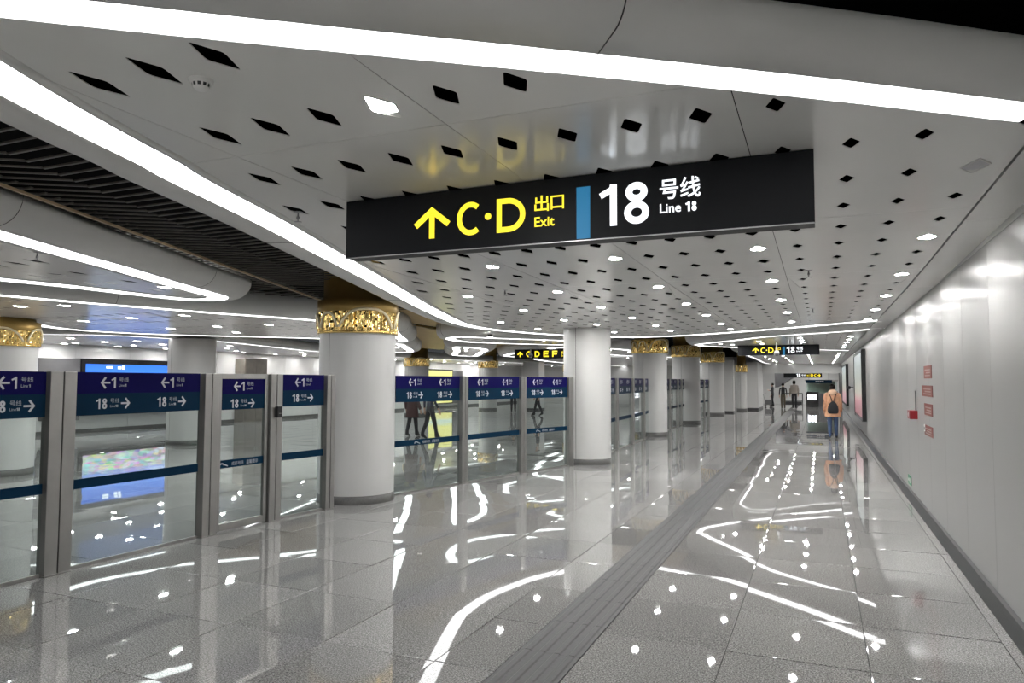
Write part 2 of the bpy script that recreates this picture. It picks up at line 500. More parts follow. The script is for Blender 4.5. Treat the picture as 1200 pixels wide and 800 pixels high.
def canopy(label, pts, closed=True, close_with=None, a=.27, b=.10, seams=None, margin=.20, holes=True, lights=(), light_phrase='', group='', led=.24, per=5, pitch=(1.2788, 2.6184), lift=.16, hs=1.0, drop=.001, prof_at=None, border=.07, flat=.3, grow=1.06):
    """a white ceiling raft: panels with rhombic openings, a glowing strip along its rim and a rounded fascia"""
    pts = [(x * grow if x < .5 else x, y * grow) for x, y in pts]
    if closed and area(pts) > 0: pts = pts[::-1]
    path = smooth_path(pts, closed, per)
    nor = normals(path, closed)
    e = empty('ceiling_canopy', (0, 0, 0))
    tag(e, label, 'ceiling raft')
    wd = [prof_at(p[0], p[1], i / len(path)) if prof_at else (led, border) for i, p in enumerate(path)]
    obj('light_strip', sweep(path, nor, closed, [[(.003, -drop), (-w - .003, -drop)] for w, q in wd]).mesh(), M['led'], e)
    prof = [[(.004, .015), (.004, -.004), (.20 * flat, -.006)] + [(.20 * flat + a * math.sin(t), -.006 + b * (1 - math.cos(t))) for t in [i * PI / 2 / 7 for i in range(1, 8)]] + [(.20 * flat + a - .01, b + lift), (.2 * flat + a - .14, b + lift + .03)]] * len(path)
    obj('fascia', sweep(path, nor, closed, prof).mesh(), M['fascia'], e)
    run = 1.2
    for i in range(1, len(path)):
        run += math.dist(path[i], path[i - 1])
        if run > 3.2:
            run = 0
            jt = MB().tube([(path[i][0] + nor[i][0] * o, path[i][1] + nor[i][1] * o, zc(path[i][1]) + dz - .0005) for o, dz in prof[i][1:-1]], .0028, 5)
            obj('fascia_joint', jt.mesh(), M['joint'], e)
    if border or prof_at:
        obj('border_band', sweep(path, nor, closed, [[(-w - .003, .015), (-w - .003, -.003), (-w - q, -.003), (-w - q, .015)] for w, q in wd]).mesh(), M['fascia'], e)
    wd = [(w + q + .004, 0) for w, q in wd]
    inner = [(p[0] - n[0] * w, p[1] - n[1] * w) for p, n, (w, d) in zip(path, nor, wd)]
    if close_with: inner = inner + close_with
    if holes:
        bk = [(p[0] - n[0] * (w - .02), p[1] - n[1] * (w - .02)) for p, n, (w, d) in zip(path, nor, wd)] + (close_with or [])
        obj('shade_backing', hole_slab(bk, [], zf=lambda yy: 2.93 + .08 * (yy < 9.2), t=.01).mesh(), M['black'], e)  # black sheet added above the panel so its openings look dark inside
    sx, sy = pitch
    x0, x1 = min(p[0] for p in inner), max(p[0] for p in inner); y0, y1 = min(p[1] for p in inner), max(p[1] for p in inner)
    ox, oy = LAT_OX - 1.5 * LAT_X, LAT_OY - 1.5 * LAT_Y
    lightset = list(lights)
    i = math.floor((x0 - ox) / sx)
    while ox + i * sx < x1:
        j = math.floor((y0 - oy) / sy)
        while oy + j * sy < y1:
            g = .0022
            c = inner
            for ax, val, kl in ((0, ox + i * sx + g, False), (0, ox + (i + 1) * sx - g, True), (1, oy + j * sy + g, False), (1, oy + (j + 1) * sy - g, True)):
                c = clip(c, ax, val, kl) if len(c) > 2 else c
            if len(c) > 2 and abs(area(c)) > .02:
                hl = []
                if holes:
                    cx0, cx1 = ox + i * sx, ox + (i + 1) * sx; cy0, cy1 = oy + j * sy, oy + (j + 1) * sy
                    for cc in range(math.floor((cx0 - LAT_OX) / LAT_X), math.ceil((cx1 - LAT_OX) / LAT_X) + 1):
                        for rr in range(math.floor((cy0 - LAT_OY) / LAT_Y) - 1, math.ceil((cy1 - LAT_OY) / LAT_Y) + 2):
                            p = lattice(cc, rr)
                            if not (cx0 < p[0] < cx1 and cy0 < p[1] < cy1): continue
                            if not inside(p, inner) or edge_dist(p, inner) < margin: continue
                            if any(abs(p[0] - q[0]) < .10 + .06 and abs(p[1] - q[1]) < .27 for q in lightset): continue
                            L, w = hole_size(p[0]) if holes is True else holes
                            r = rhombus(p[0], p[1], L * hs, w)
                            if all(inside(q, c) for q in r): hl.append(r)
                if len(c) < 400: obj('panel', hole_slab(c, hl).mesh(fix=True), M['panel'], e)
            j += 1
        i += 1
    lights = sorted(lights, key=lambda q: q[1] * 1000 + q[0])
    for k, q in enumerate(lights):
        downlight(q[0], q[1], q[2] if len(q) > 2 else '%s downlight from the near end %s' % (ORD[k], light_phrase), group or 'downlights ' + light_phrase)
    return e

# ---------------------------------------------------------------- the setting: floor
XJ = [1.09, .245, -.60, -1.43, -1.84, -2.25] + [-2.25 - .845 * i for i in range(1, 25)]
YJ = [4.05 + .9 * i for i in range(-9, 66)]
floor = struct(obj('floor', mesh_box(-22.6, 1.3, -4.1, 62.5, -.2, -.012), M['joint']))
tile_cache = {}
def tile_mesh(w, d):
    k = (round(w, 3), round(d, 3))
    if k not in tile_cache:
        g, c = .003, .003
        x, y = w / 2 - g, d / 2 - g
        vs = [(-x, -y, -.012), (x, -y, -.012), (x, y, -.012), (-x, y, -.012), (-x, -y, -c * .4), (x, -y, -c * .4), (x, y, -c * .4), (-x, y, -c * .4),
              (-x + c, -y + c, 0), (x - c, -y + c, 0), (x - c, y - c, 0), (-x + c, y - c, 0)]
        fs = [(0, 1, 5, 4), (1, 2, 6, 5), (2, 3, 7, 6), (3, 0, 4, 7), (4, 5, 9, 8), (5, 6, 10, 9), (6, 7, 11, 10), (7, 4, 8, 11), (8, 9, 10, 11)]
        me = MB().add(vs, fs).mesh('floor_tile'); me.materials.append(M['granite'])
        tile_cache[k] = (me, vs, fs)
    return tile_cache[k]
cells = []
edges_x = [1.17] + XJ
for i in range(len(edges_x) - 1):
    xa, xb = edges_x[i + 1], edges_x[i]
    if abs(xa + 1.84) < 1e-6: continue                       # the tactile path lies here
    for j in range(len(YJ) - 1):
        cells.append((xa, xb, YJ[j], YJ[j + 1]))
def seen(c):
    x, y = (c[0] + c[1]) / 2, (c[2] + c[3]) / 2
    ang = math.atan2(x, y) + .4037
    return y > 1.5 and abs(ang) < .72
cells.sort(key=lambda c: (0 if seen(c) else 1, math.hypot((c[0] + c[1]) / 2, (c[2] + c[3]) / 2)))
rest = MB()
for k, (xa, xb, ya, yb) in enumerate(cells):
    me, vs, fs = tile_mesh(xb - xa, yb - ya)
    ct = Vector(((xa + xb) / 2, (ya + yb) / 2, random.uniform(-.0006, .0002)))
    rx, ry = random.gauss(0, .0022), random.gauss(0, .0022)
    if k < 300:
        obj('floor_tile', me, None, floor, ct, (rx, ry, 0))
    else:
        rest.add([(v[0] + ct.x, v[1] + ct.y, v[2] + ct.z + v[1] * rx - v[0] * ry) for v in vs], fs)
o = obj('floor_tile', rest.mesh(fix=False), M['granite'], floor); o['kind'] = 'stuff'

tp = empty('tactile_path', (-1.635, 0, 0))
tag(tp, 'dark grey ribbed tactile paving path running down the polished corridor floor', 'tactile paving')
sl = MB().box(-.203, .203, -.2995, .2995, -.012, .0005)
for i in range(4):
    x = -.15 + .1 * i
    sl.add([(x - .026, -.2993, .0005), (x + .026, -.2993, .0005), (x + .026, .2993, .0005), (x - .026, .2993, .0005),
            (x - .017, -.297, .0075), (x + .017, -.297, .0075), (x + .017, .297, .0075), (x - .017, .297, .0075)],
           [(0, 1, 5, 4), (1, 2, 6, 5), (2, 3, 7, 6), (3, 0, 4, 7), (4, 5, 6, 7)])
slab = sl.mesh('tactile_slab'); slab.materials.append(M['tactile'])
y = -.65
while y < 46:
    obj('tactile_slab', slab, None, tp, (0, y, 0)); y += .6

# ---------------------------------------------------------------- the setting: walls
WX = 1.25
wr = struct(obj('wall_right', MB().box(WX + .03, WX + .2, -4.1, 62.5, 0, 3.0).mesh(), M['joint']))
pw = mesh_box(0, .03, .002, 1.198, .10, 2.86); pw.materials.append(M['wall'])
for i in range(45):
    obj('wall_panel', pw, None, wr, (WX, -4.0 + 1.2 * i, 0))
up = MB()
ys = [-4, 0, 3, 5, 7, 9.2, 20, 50]
obj('wall_cap', mesh_box(WX - .004, WX + .03, -4, 50, 2.862, 3.2), M['fascia'], wr)
struct(obj('baseboard_right', MB().add([(1.165, -4, 0), (1.215, -4, .098), (1.252, -4, .104), (1.252, -4, 0), (1.165, 50, 0), (1.215, 50, .098), (1.252, 50, .104), (1.252, 50, 0)],
       [(0, 1, 5, 4), (1, 2, 6, 5), (2, 3, 7, 6), (0, 3, 2, 1), (4, 5, 6, 7)]).mesh(), M['skirt']))
# margin panels between the raft and the wall
tr = struct(empty('trim_1', (0, 0, 0)))
for i in range(15):
    y0, y1 = -1.2 + 3.6 * i, -1.2 + 3.6 * (i + 1) - .005
    if y0 > 49: break
    obj('margin_panel', MB().add([(x, yy, zc(yy) + dz) for yy in (y0, (y0 + y1) / 2, y1) for x, dz in ((.972, .02), (.972, -.004), (1.24, -.004), (1.24, .02))],
        [(0, 1, 5, 4), (1, 2, 6, 5), (2, 3, 7, 6), (4, 5, 9, 8), (5, 6, 10, 9), (6, 7, 11, 10), (0, 1, 2, 3), (8, 9, 10, 11)]).mesh(), M['panel'], tr)
# hall wall on the left, end walls, back wall, void above everything
hw = struct(obj('wall_left', mesh_box(-22.6, -22.3, -4.1, 62.5, 0, 3.0), M['joint']))
ph = mesh_box(-.03, 0, .004, 1.996, .12, 2.95); ph.materials.append(M['plaster'])
for i in range(33): obj('wall_panel', ph, None, hw, (-22.27, -4 + 2 * i, 0))
struct(obj('baseboard_left', mesh_box(-22.3, -22.24, -4, 62, 0, .12), M['stone']))
struct(obj('wall_back', mesh_box(-22.6, 1.45, -4.3, -4.1, -.2, 3.9), M['plaster']))
struct(obj('wall_hall', mesh_box(-22.3, -5.0, 53.9, 54.1, 0, 3.3), M['plaster']))
struct(obj('wall_front', mesh_box(-22.6, 1.45, 62.5, 62.7, -.2, 3.9), M['plaster']))
struct(obj('ceiling', mesh_box(-22.6, 1.45, -4.3, 62.7, 3.75, 3.9), M['black']))

# ---------------------------------------------------------------- ceiling rafts
A_path = [(.97, 3.74), (.82, 3.63), (.14, 3.13), (-.46, 2.71), (-1.0, 2.34), (-1.5, 2.0), (-2.16, 1.54), (-2.52, 1.28), (-2.78, 1.09), (-2.87, 1.05), (-2.92, 1.11), (-3.03, 1.45), (-3.21, 1.93), (-3.37, 2.43), (-3.48, 2.82),
          (-3.60, 3.15), (-3.9, 4.2), (-4.22, 5.19), (-4.89, 7.27), (-5.75, 9.85), (-6.35, 11.7), (-6.66, 12.9), (-6.72, 13.9), (-6.6, 14.8), (-6.2, 16.1), (-5.4, 17.5), (-4.4, 18.25),
          (-3.1, 18.0), (-2.0, 17.35), (-1.22, 16.75), (-.2, 15.9), (.86, 14.9), (.97, 14.82)]
# order: wall, near edge, left edge, far edge (clockwise from above)
colname = {2: 'by the right wall', -2: 'second column from the right wall', -6: 'third column from the right wall', -10: 'fourth column from the right wall', -14: 'fifth column from the right wall', -18: 'sixth column from the right wall'}
A_lights = []
rows = {-2: [-6], 4: [-10, -6, -2, 2], 7: [-14, -10, -6, -2, 2], 10: [-14, -10, -6, -2, 2], 13: [-18, -14, -10, -6, -2, 2], 16: [-18, -14, -10, -6, -2, 2], 19: [-14, -10, -6], 1: []}
for k, r in enumerate([-2, 4, 7, 10, 13, 16, 19]):
    for c in rows[r]:
        x, y_ = lattice(c, r)
        if (c, r) == (-14, 16): x, y_ = -4.05, 13.75
        if r == 19: y_ = lattice(c, 18.4)[1]
        A_lights.append((x, y_, ('lone rhombic downlight nearest the camera, left above the big exit sign' if r == -2 else 'downlight in the %s row beyond the big exit sign, %s' % (ORD[k - 1], colname[c]))))
big = canopy('big white perforated ceiling raft over the corridor holding the large exit sign', A_path, closed=False, close_with=[(.962, 14.4), (.962, 4.05)], grow=1., flat=1., a=.12, b=.10, prof_at=lambda x, y, t: (.19, .004) if t < 9 / 33 else ((.24, .07) if y < 13 or t < .6 else (.24, .07)),
             lights=A_lights, group='downlights in the big corridor raft', per=4, margin=.085, lift=.0)
x, y = lattice(2, 1)
downlight(x, y, 'unlit grey recessed lamp close to the right wall near the camera', None, lit=False)

B_path = [(-5.45, 2.5), (-5.50, 3.0), (-5.63, 3.42), (-5.98, 4.35), (-6.18, 4.95), (-6.48, 5.71), (-6.80, 6.6), (-6.98, 7.05), (-7.35, 7.28), (-7.78, 7.12), (-8.0, 6.44), (-8.14, 5.67), (-8.37, 5.0), (-8.5, 4.2), (-8.1, 3.2), (-7.2, 2.3), (-6.1, 2.0)]
canopy('pointed white ceiling raft with glowing rim, nearest at the left edge', B_path, a=.24, b=.24, lift=-.02, led=.27, grow=1.07, lights=[(-7.5, 6.55)], light_phrase='in the pointed raft at the left', per=4)
C_path = [(-10.8, 3.6), (-10.1, 4.6), (-9.55, 5.82), (-9.26, 6.76), (-8.82, 7.79), (-8.31, 8.99), (-7.99, 9.97), (-7.75, 11.2), (-7.95, 12.5), (-9.0, 14.5), (-10.0, 16.4), (-10.6, 16.85), (-11.1, 16.1), (-11.6, 14.7), (-12.6, 13.6), (-13.9, 12.2), (-14.45, 10.78), (-14.1, 9.4), (-12.94, 7.9), (-12.6, 6.), (-12.4, 4.2)]
canopy('long white perforated ceiling raft above the glass barriers at the left', C_path, grow=1.075, a=.2, b=.22,
       lights=[(-11.5, 7.34), (-10.7, 7.5), (-12.9, 9.4), (-11.45, 9.28), (-10.13, 9.24), (-13.0, 11.5), (-11.6, 11.43), (-10.2, 11.4), (-12.6, 13.0), (-10.2, 13.4)], light_phrase='in the long left raft', per=3)
D_path = [(-22.2, 8.0), (-18.2, 9.0), (-16.5, 10.94), (-15.3, 11.7), (-15.03, 13.3), (-14.85, 14.6), (-15.5, 16.9), (-16.62, 20.5), (-17.2, 23.5), (-17.6, 28), (-17.0, 33), (-16.2, 53), (-22.0, 53), (-21.4, 30)]
D_lights = [(-21.2, 13.13), (-19.82, 13.19), (-18.61, 13.21), (-20.86, 14.98), (-19.54, 14.94), (-18.22, 14.93), (-20.59, 16.78), (-19.22, 16.69), (-16.95, 15.9), (-17.9, 18.2), (-19.3, 19.5), (-20.8, 21.5), (-19.3, 23.5), (-20.8, 25.5), (-19.3, 27.5), (-21.2, 30.),
            (-19.15, 33.79), (-21.5, 36.5), (-20.09, 37.06), (-19.08, 37.9), (-21.16, 40.97), (-19.68, 40.29), (-21.9, 44.4), (-19.9, 45.1), (-18.4, 31.), (-18.2, 41.5), (-21.2, 33.5), (-21.4, 47.8), (-19.7, 48.2), (-18.4, 50.6)] + [(-21.7, 11.4 + 1.9 * i) for i in range(20)]
canopy('flat white hall ceiling along the far left wall with many small downlights', D_path, grow=1.075, a=.2, b=.15, holes=False, led=.12, border=.03, lights=D_lights, light_phrase='in the hall ceiling along the left wall', per=3, pitch=(2.558, 5.2368))
E_path = [(1.22, 16.75), (.97, 17.0), (.3, 17.75), (-1.2, 18.95), (-2.2, 20.45), (-2.95, 21.5), (-3.45, 22.3), (-3.55, 22.9), (-3.45, 23.5), (-3.0, 24.3), (-2.4, 25.2), (-1.2, 26.6), (-.02, 27.8), (.97, 28.9)]
E_l = [(-2.73, 22.3), (-2.45, 22.9)] + [(-1.57, yy) for yy in (21.3, 22.6, 24.1)] + [(-.45, yy) for yy in (19.8, 21.06, 22.3, 23.8)] + [(.71, yy) for yy in (19.66, 21.05, 22.6, 24.4, 26.)]
canopy('white ceiling raft with a pointed left end holding the second exit sign', E_path, closed=False, close_with=[(.962, 28.5), (.962, 17.5)], a=.24, b=.3, grow=1., led=.16, lights=E_l, light_phrase='in the raft above the second exit sign', holes=(.12, .03), per=4)
F_path = [(.97, 30.4), (-.2, 29.2), (-1.4, 27.6), (-2.2, 26.9), (-2.7, 27.6), (-2.85, 29), (-2.95, 38), (-3.0, 49.4), (-1.0, 49.6), (.97, 49.6)]
F_l = [(-2.3, yy) for yy in (35, 38, 41, 44)] + [(-1.5, yy) for yy in (34, 37, 40, 43, 46)] + [(-.45, yy) for yy in (33.5, 36, 38.5, 41, 43.5, 46, 48)] + [(.71, yy) for yy in (31.6, 34, 36.5, 39, 41.5, 44, 46.5, 48.4)]
canopy('farthest white corridor ceiling raft in front of the end bulkhead', F_path, closed=False, close_with=[(.962, 49.3), (.962, 30.8)], grow=1., led=.05, a=.2, b=.2, lights=F_l, light_phrase='in the farthest corridor raft', holes=False, per=3, pitch=(1.2788, 5.2368))
canopy('slim white ceiling raft with glowing rim left of the uncapped pillar', [(-8.0, 15.4), (-7.2, 16.4), (-6.24, 17.6), (-5.7, 18.9), (-6.1, 20.3), (-7.16, 20.), (-8.2, 18.9), (-8.95, 17.7), (-8.75, 16.2)], a=.2, b=.22, lights=[(-7.7, 16.6), (-7.0, 18.6)], light_phrase='in the slim raft', holes=(.1, .04), per=3)
canopy('small white ceiling raft with broad glowing frame above the gate signs', [(-10.42, 19.9), (-12.3, 23.4), (-14.2, 26.9), (-13.77, 28.3), (-12.0, 25.2), (-10.3, 22.0)], a=.25, b=.25, lights=[(-12.2, 24.2), (-11.4, 22.6)], light_phrase='in the small framed raft', holes=False, per=3)
canopy('white ceiling raft left of the small framed raft, seen beside the near pillar', [(-11.2, 17.9), (-11.6, 18.9), (-13.7, 22.9), (-14.6, 23.4), (-15.0, 21.6), (-13.6, 18.6), (-12.2, 17.3)], a=.25, b=.25, lights=[(-13.2, 21.)], light_phrase='in the raft beside the near pillar', holes=False, per=3)
canopy('white ceiling raft behind the four letter exit sign', [(-9.9, 24.3), (-12.6, 28.6), (-11.5, 31), (-8.8, 28), (-8.4, 25.6)], a=.22, b=.22, lights=[(-10.5, 27.), (-10.4, 28.7)], light_phrase='in the raft behind the four letter sign', holes=False, per=3)
canopy('white ceiling raft right behind the uncapped pillar', [(-8.2, 22.), (-6.4, 22.4), (-5.9, 25), (-6.0, 29), (-7.6, 29.5), (-8., 26)], a=.22, b=.22, lights=[(-6.8, 23.6), (-7.0, 25.4), (-6.8, 27.5)], light_phrase='in the raft right behind the uncapped pillar', holes=False, per=3)
canopy('far white ceiling raft over the hall behind the capped pillars', [(-12.6, 32), (-9.6, 30.6), (-6.2, 31.5), (-5.9, 38), (-7., 50), (-13, 51), (-14, 40)], a=.22, b=.22, lights=[(-7.2, 33), (-8.6, 34.5), (-10.2, 33.5), (-7.2, 37), (-8.8, 38.5), (-10.5, 37.5), (-7.6, 41.5), (-9.6, 43), (-12, 40), (-8.5, 46.5), (-11, 48), (-12.3, 44.5)], light_phrase='in the far hall raft', holes=False, per=3, pitch=(2.558, 5.2368))
canopy('unseen white ceiling raft added behind the camera to light the foreground', [(.9, -3.8), (.9, .2), (-2.6, -.4), (-5.2, -1.2), (-5.4, -3.6)], a=.2, b=.1, grow=1., lights=[(x_, y_) for x_ in (-4.3, -3.2, -1.75, -.45, .6) for y_ in (-3.2, -2.2, -1.2)] + [(-1.1, -.7), (.1, -.7)], light_phrase='in the unseen raft added behind the camera', holes=False, per=3)  # out of view; raft and lamps added to light the foreground

# dark slats over the gaps between rafts
def A_left(y):
    pts = [(2.36, -3.27), (3.16, -3.6), (3.93, -3.91), (5.24, -4.45), (6.62, -4.95), (8.5, -5.55), (10.7, -6.2), (12.2, -6.55), (14., -6.5)]
    for (a, xa), (b, xb) in zip(pts, pts[1:]):
        if y <= b: return xa + (xb - xa) * (y - a) / (b - a)
    return -6.5
bf = struct(empty('trim_2', (0, 0, 0)))
def slat(p, q, z=3.2, w=.02, h=.012):
    d = Vector((q[0] - p[0], q[1] - p[1], 0)); l = d.length
    k = ('slat', round(l, 1))
    me = MB().box(0, l, -w / 2, w / 2, 0, h).mesh('slat'); me.materials.append(M['slat'])
    return obj('baffle_slat', me, None, bf, (p[0], p[1], z), (0, 0, math.atan2(d.y, d.x)))
kink = lambda y: -4.83 - .353 * (y - 3.01)
trimx = lambda y: -5.38 - .379 * (y - 3.25)
n = 0
y = 1.6
while y < 13.5:
    slat((kink(y), y), (A_left(y) - .05, y), 3.2)
    yk = y - .02
    xa = kink(yk); # second run leans back from the kink line to the tan trim
    t = (xa - trimx(yk)) / (.85 - .53 * .379)
    slat((xa - .85 * t, yk - .53 * t), (xa, yk), 3.2)
    slat((trimx(y) - 1.25, y), (trimx(y), y), 3.2)
    y += .15 if y < 9 else .26
y = .5
while y < 4.2:
    xe = (y - 2.9) / .72 + .25 if y > 1.6 else -1.5
    if xe < 1.2: slat((max(xe, -2.8), y), (1.2, y), 3.34)
    y += .2
def bar(name, p, q, z, w, h, m, label):
    d = Vector((q[0] - p[0], q[1] - p[1], 0)); l = d.length
    return tag(obj(name, MB().box(0, l, -w / 2, w / 2, 0, h).mesh(), m, None, (p[0], p[1], z), (0, 0, math.atan2(d.y, d.x))), label, 'trim strip')
bar('trim_strip', (-4.9, 2.0), (-8.25, 10.85), 3.13, .024, .02, M['tan'], 'thin tan trim strip crossing the dark slatted gap to the near pillar')
bar('trim_strip', (-9.2, 14.9), (-9.8, 18.6), 3.1, .024, .02, M['tan'], 'short tan trim strip in the dark gap beyond the near pillar')
struct(obj('trim_3', mesh_box(-9.6, -3.6, 12.8, 21.5, 3.2, 3.24), M['bronze']))
struct(obj('trim_4', mesh_box(-16.6, -12.2, 8.5, 16., 3.12, 3.16), M['bronze']))
struct(obj('trim_5', mesh_box(-16.6, -10., 16.1, 30, 3.2, 3.24), M['bronze']))

# ---------------------------------------------------------------- pillars
def capital(parent, r, z0, z1, frac=.95):
    """gold crown: fluted polished ring, arches over it and a bronze drum"""
    h = z1 - z0
    zr = z0 + h * frac
    mb = MB(); n = 192
    rng = random.Random(int(z0 * 1000) + int(r * 977))
    lv = 9
    vs = []
    off = {}
    for j in range(lv + 1):
        t = j / lv
        for i in range(n):
            an = 2 * PI * i / n
            key = (i // 4, (j + (i // 4) % 2) // 3)
            if key not in off: off[key] = (rng.uniform(0, .016), rng.uniform(-.006, .006))
            o_, s_ = off[key]
            rr = r + .018 + o_ + s_ * ((i % 4) - 1.5) + (.010 if i % 4 in (1, 2) else 0)
            vs.append((rr * math.cos(an), rr * math.sin(an), z0 + (zr - z0) * t))
    fs = [(j * n + i, j * n + (i + 1) % n, (j + 1) * n + (i + 1) % n, (j + 1) * n + i) for j in range(lv) for i in range(n)]
    mb.add(vs, fs, 0, False)
    obj('fluted_ring', mb.mesh(fix=True), M['gold'], parent)
    obj('drum', MB().lathe([(r + .01, zr - .02), (r + .035, zr + .02), (r + .035, max(z1, zr + .04)), (r - .05, z1 + .02), (r - .05, 3.6)], 64).mesh(), M['bronze'], parent)
    obj('bead', MB().lathe([(r + .0, z0 - .012), (r + .035, z0 - .012), (r + .045, z0 + .004), (r + .035, z0 + .02), (r, z0 + .02)], 64).mesh(), M['gold'], parent)
    for k, (a0, sp) in enumerate([(-1.42, 1.40), (-2.02, .54), (-2.62, .52), (.1, .9), (1.1, 1.3), (2.5, .9)]):
        pts = []
        for i in range(25):
            t = i / 24
            s = (1 - abs(2 * t - 1) ** 3.2)
            an = a0 + sp * t
            pts.append(((r + .045) * math.cos(an), (r + .045) * math.sin(an), z0 + .07 + (zr - z0 - .04) * s * (.8 if sp < .6 else 1)))
        obj('arch_rim', MB().tube(pts, .019, 8).mesh(), M['goldrim'], parent)
def pillar(x, y, r, label, cap=None, top=3.3, square=False, rz=0., frac=.95):
    e = empty('pillar', (x, y, 0), rz)
    tag(e, label, 'pillar', None)
    zt = cap[0] if cap else top
    if square:
        obj('core', mesh_box(-r + .012, r - .012, -r + .012, r - .012, 0, zt), M['joint'], e)
        for k in range(4):
            obj('cladding_panel', mesh_box(-r + .016, r - .016, r - .014, r, .10, zt), M['pillar'], e, None, (0, 0, k * PI / 2))
        obj('skirting', mesh_box(-r - .004, r + .004, -r - .004, r + .004, 0, .1), M['skirt'], e)
    else:
        obj('core', MB().lathe([(r - .012, 0), (r - .012, zt)], 48).mesh(), M['joint'], e)
        g = .0045 / r
        for k in range(2):
            a0 = k * PI - 1.76
            obj('cladding_panel', MB().lathe([(r, .12), (r, zt)], 40, a0=a0 + g, a1=a0 + PI - g).mesh(), M['pillar'], e)
        obj('skirting', MB().lathe([(r + .006, 0), (r + .006, .115), (r - .004, .12)], 64).mesh(), M['stone'], e)
    if cap:
        c = e
        capital(c, r, cap[0], cap[1], frac)
    return e
pillar(-6.33, 8.97, .553, 'thick white round pillar with gold crown, nearest of all, amid the glass barriers', (2.43, 2.90), frac=.64)
pillar(-4.62, 14.94, .505, 'white round pillar without a gold crown reaching the perforated raft', None, top=zc(14.9) - .002)
pillar(-5.09, 23.33, .545, 'gold crowned white pillar right behind the uncrowned pillar', (2.64, 3.06))
pillar(-5.15, 30.55, .56, 'gold crowned white pillar third in the corridor row of crowned pillars', (2.74, 3.2))
pillar(-5.2, 39.05, .58, 'gold crowned white pillar fourth in the corridor row of crowned pillars', (2.72, 3.25))
pillar(-4.75, 41.6, .34, 'plain square white column between the last crowned corridor pillars', None, top=2.9, square=True)
pillar(-4.35, 45.3, .3, 'slim gold crowned white column at the far end of the corridor row', (2.3, 2.7))
pillar(-13.97, 8.6, .56, 'gold crowned white pillar at the left edge of the hall', (2.36, 2.80), frac=.64)
pillar(-16.05, 14.95, .62, 'plain white round pillar beside the large blue screen', None, top=2.86)
pillar(-18.6, 31.4, .6, 'gold crowned hall pillar standing left of the small framed raft', (2.45, 2.85))
pillar(-18.2, 39., .55, 'gold crowned hall pillar standing beyond the second glass barrier sign', (2.5, 2.9))
pillar(-15.9, 40.6, .5, 'plain square white hall column under the four letter exit sign', None, top=2.86, square=True)
pillar(-14.4, 43.3, .52, 'gold crowned hall pillar seen left of the uncrowned pillar', (2.3, 2.75))

# ---------------------------------------------------------------- hanging signs
def exit_sign(x0, y, ztop, k, label):
    e = empty('exit_sign', (x0, y, ztop - .38 * k)); e.scale = (k, k, k)
    tag(e, label, 'sign')
    obj('housing', mesh_box(0, 2.87, 0, .14, 0, .38, .004), M['signbody'], e)
    obj('edge_strip', mesh_box(0, 2.872, -.003, .004, -.003, .003), M['alu'], e)
    mb = MB()
    glyph(mb, 'up', .535, .085, .235, .2, .037); glyph(mb, 'C', .83, .085, .155, .205, .032); glyph(mb, '.', 1.02, .17, .042, .042, 0)
    glyph(mb, 'D', 1.10, .085, .185, .205, .032)
    text(mb, '出', 1.345, .19, .095, .09, bold=.012); text(mb, '口', 1.447, .195, .082, .082, bold=.012); text(mb, 'Exit', 1.345, .10, .058, .125, bold=.012)
    obj('exit_lettering', mb.mesh(fix=False), M['yellow'], e)
    obj('line_colour_block', mesh_box(1.605, 1.685, -.003, .002, .01, .31), M['blue'], e)
    mb = MB()
    digits(mb, '1', 1.745, .07, .235, .039); glyph(mb, '8', 1.885, .07, .14, .235, .038)
    text(mb, '号线', 2.085, .19, .115, .22, bold=.012); text(mb, 'Line', 2.085, .115, .052, .115, bold=.012); digits(mb, '18', 2.225, .115, .052, .011)
    obj('line_lettering', mb.mesh(fix=False), M['white'], e)
    return e
exit_sign(-2.88, 3.93, zc(3.93) - .004, 1., 'large black hanging exit sign reading C D and Line 18, nearest the camera')
exit_sign(-2.36, 23.5, zc(23.5) - .004, .82, 'smaller black exit sign reading C D and Line 18 far down the corridor')
e = empty('exit_sign', (-10.07, 23.8, 2.52)); tag(e, 'black hanging exit sign with yellow letters C D E F over the hall', 'sign')
obj('housing', mesh_box(0, 2.9, 0, .12, 0, .335, .004), M['signbody'], e)
mb = MB(); glyph(mb, 'up', .12, .06, .2, .2, .042)
for i, ch in enumerate('CDEF'): glyph(mb, ch, .45 + .33 * i, .06, .19, .21, .042)
text(mb, '出口', 1.78, .16, .1, .2, bold=.012); text(mb, 'Exit', 1.78, .07, .06, .13); ribbon(mb, [(2.12, .23), (2.72, .23)], .06); ribbon(mb, [(2.12, .10), (2.57, .10)], .06)
obj('lettering', mb.mesh(fix=False), M['yellow'], e)
e = empty('exit_sign', (-2.2, 50.4, 1.98)); tag(e, 'dark hanging sign with small 18 and D C lettering at the corridor end', 'sign')
obj('housing', mesh_box(0, 2.3, 0, .12, 0, .30, .004), M['signbody'], e)
mb = MB(); digits(mb, '1', .78, .06, .19, .036); glyph(mb, '8', .9, .06, .12, .19, .036); text(mb, '号线', 1.08, .1, .12, .24)
obj('line_lettering', mb.mesh(fix=False), M['white'], e)
mb = MB(); text(mb, '出口', 1.40, .1, .11, .2); glyph(mb, 'D', 1.64, .06, .13, .18, .03); glyph(mb, '.', 1.8, .13, .03, .03, 0); glyph(mb, 'C', 1.85, .06, .12, .18, .03); glyph(mb, 'right', 2.02, .06, .2, .18, .034)
obj('exit_lettering', mb.mesh(fix=False), M['yellow'], e)
for qx in (.3, 2.0): obj('hanger_rod', MB().lathe([(.012, .30), (.012, .765)], 8, cx=qx, cy=.06).mesh(), M['alu'], e)
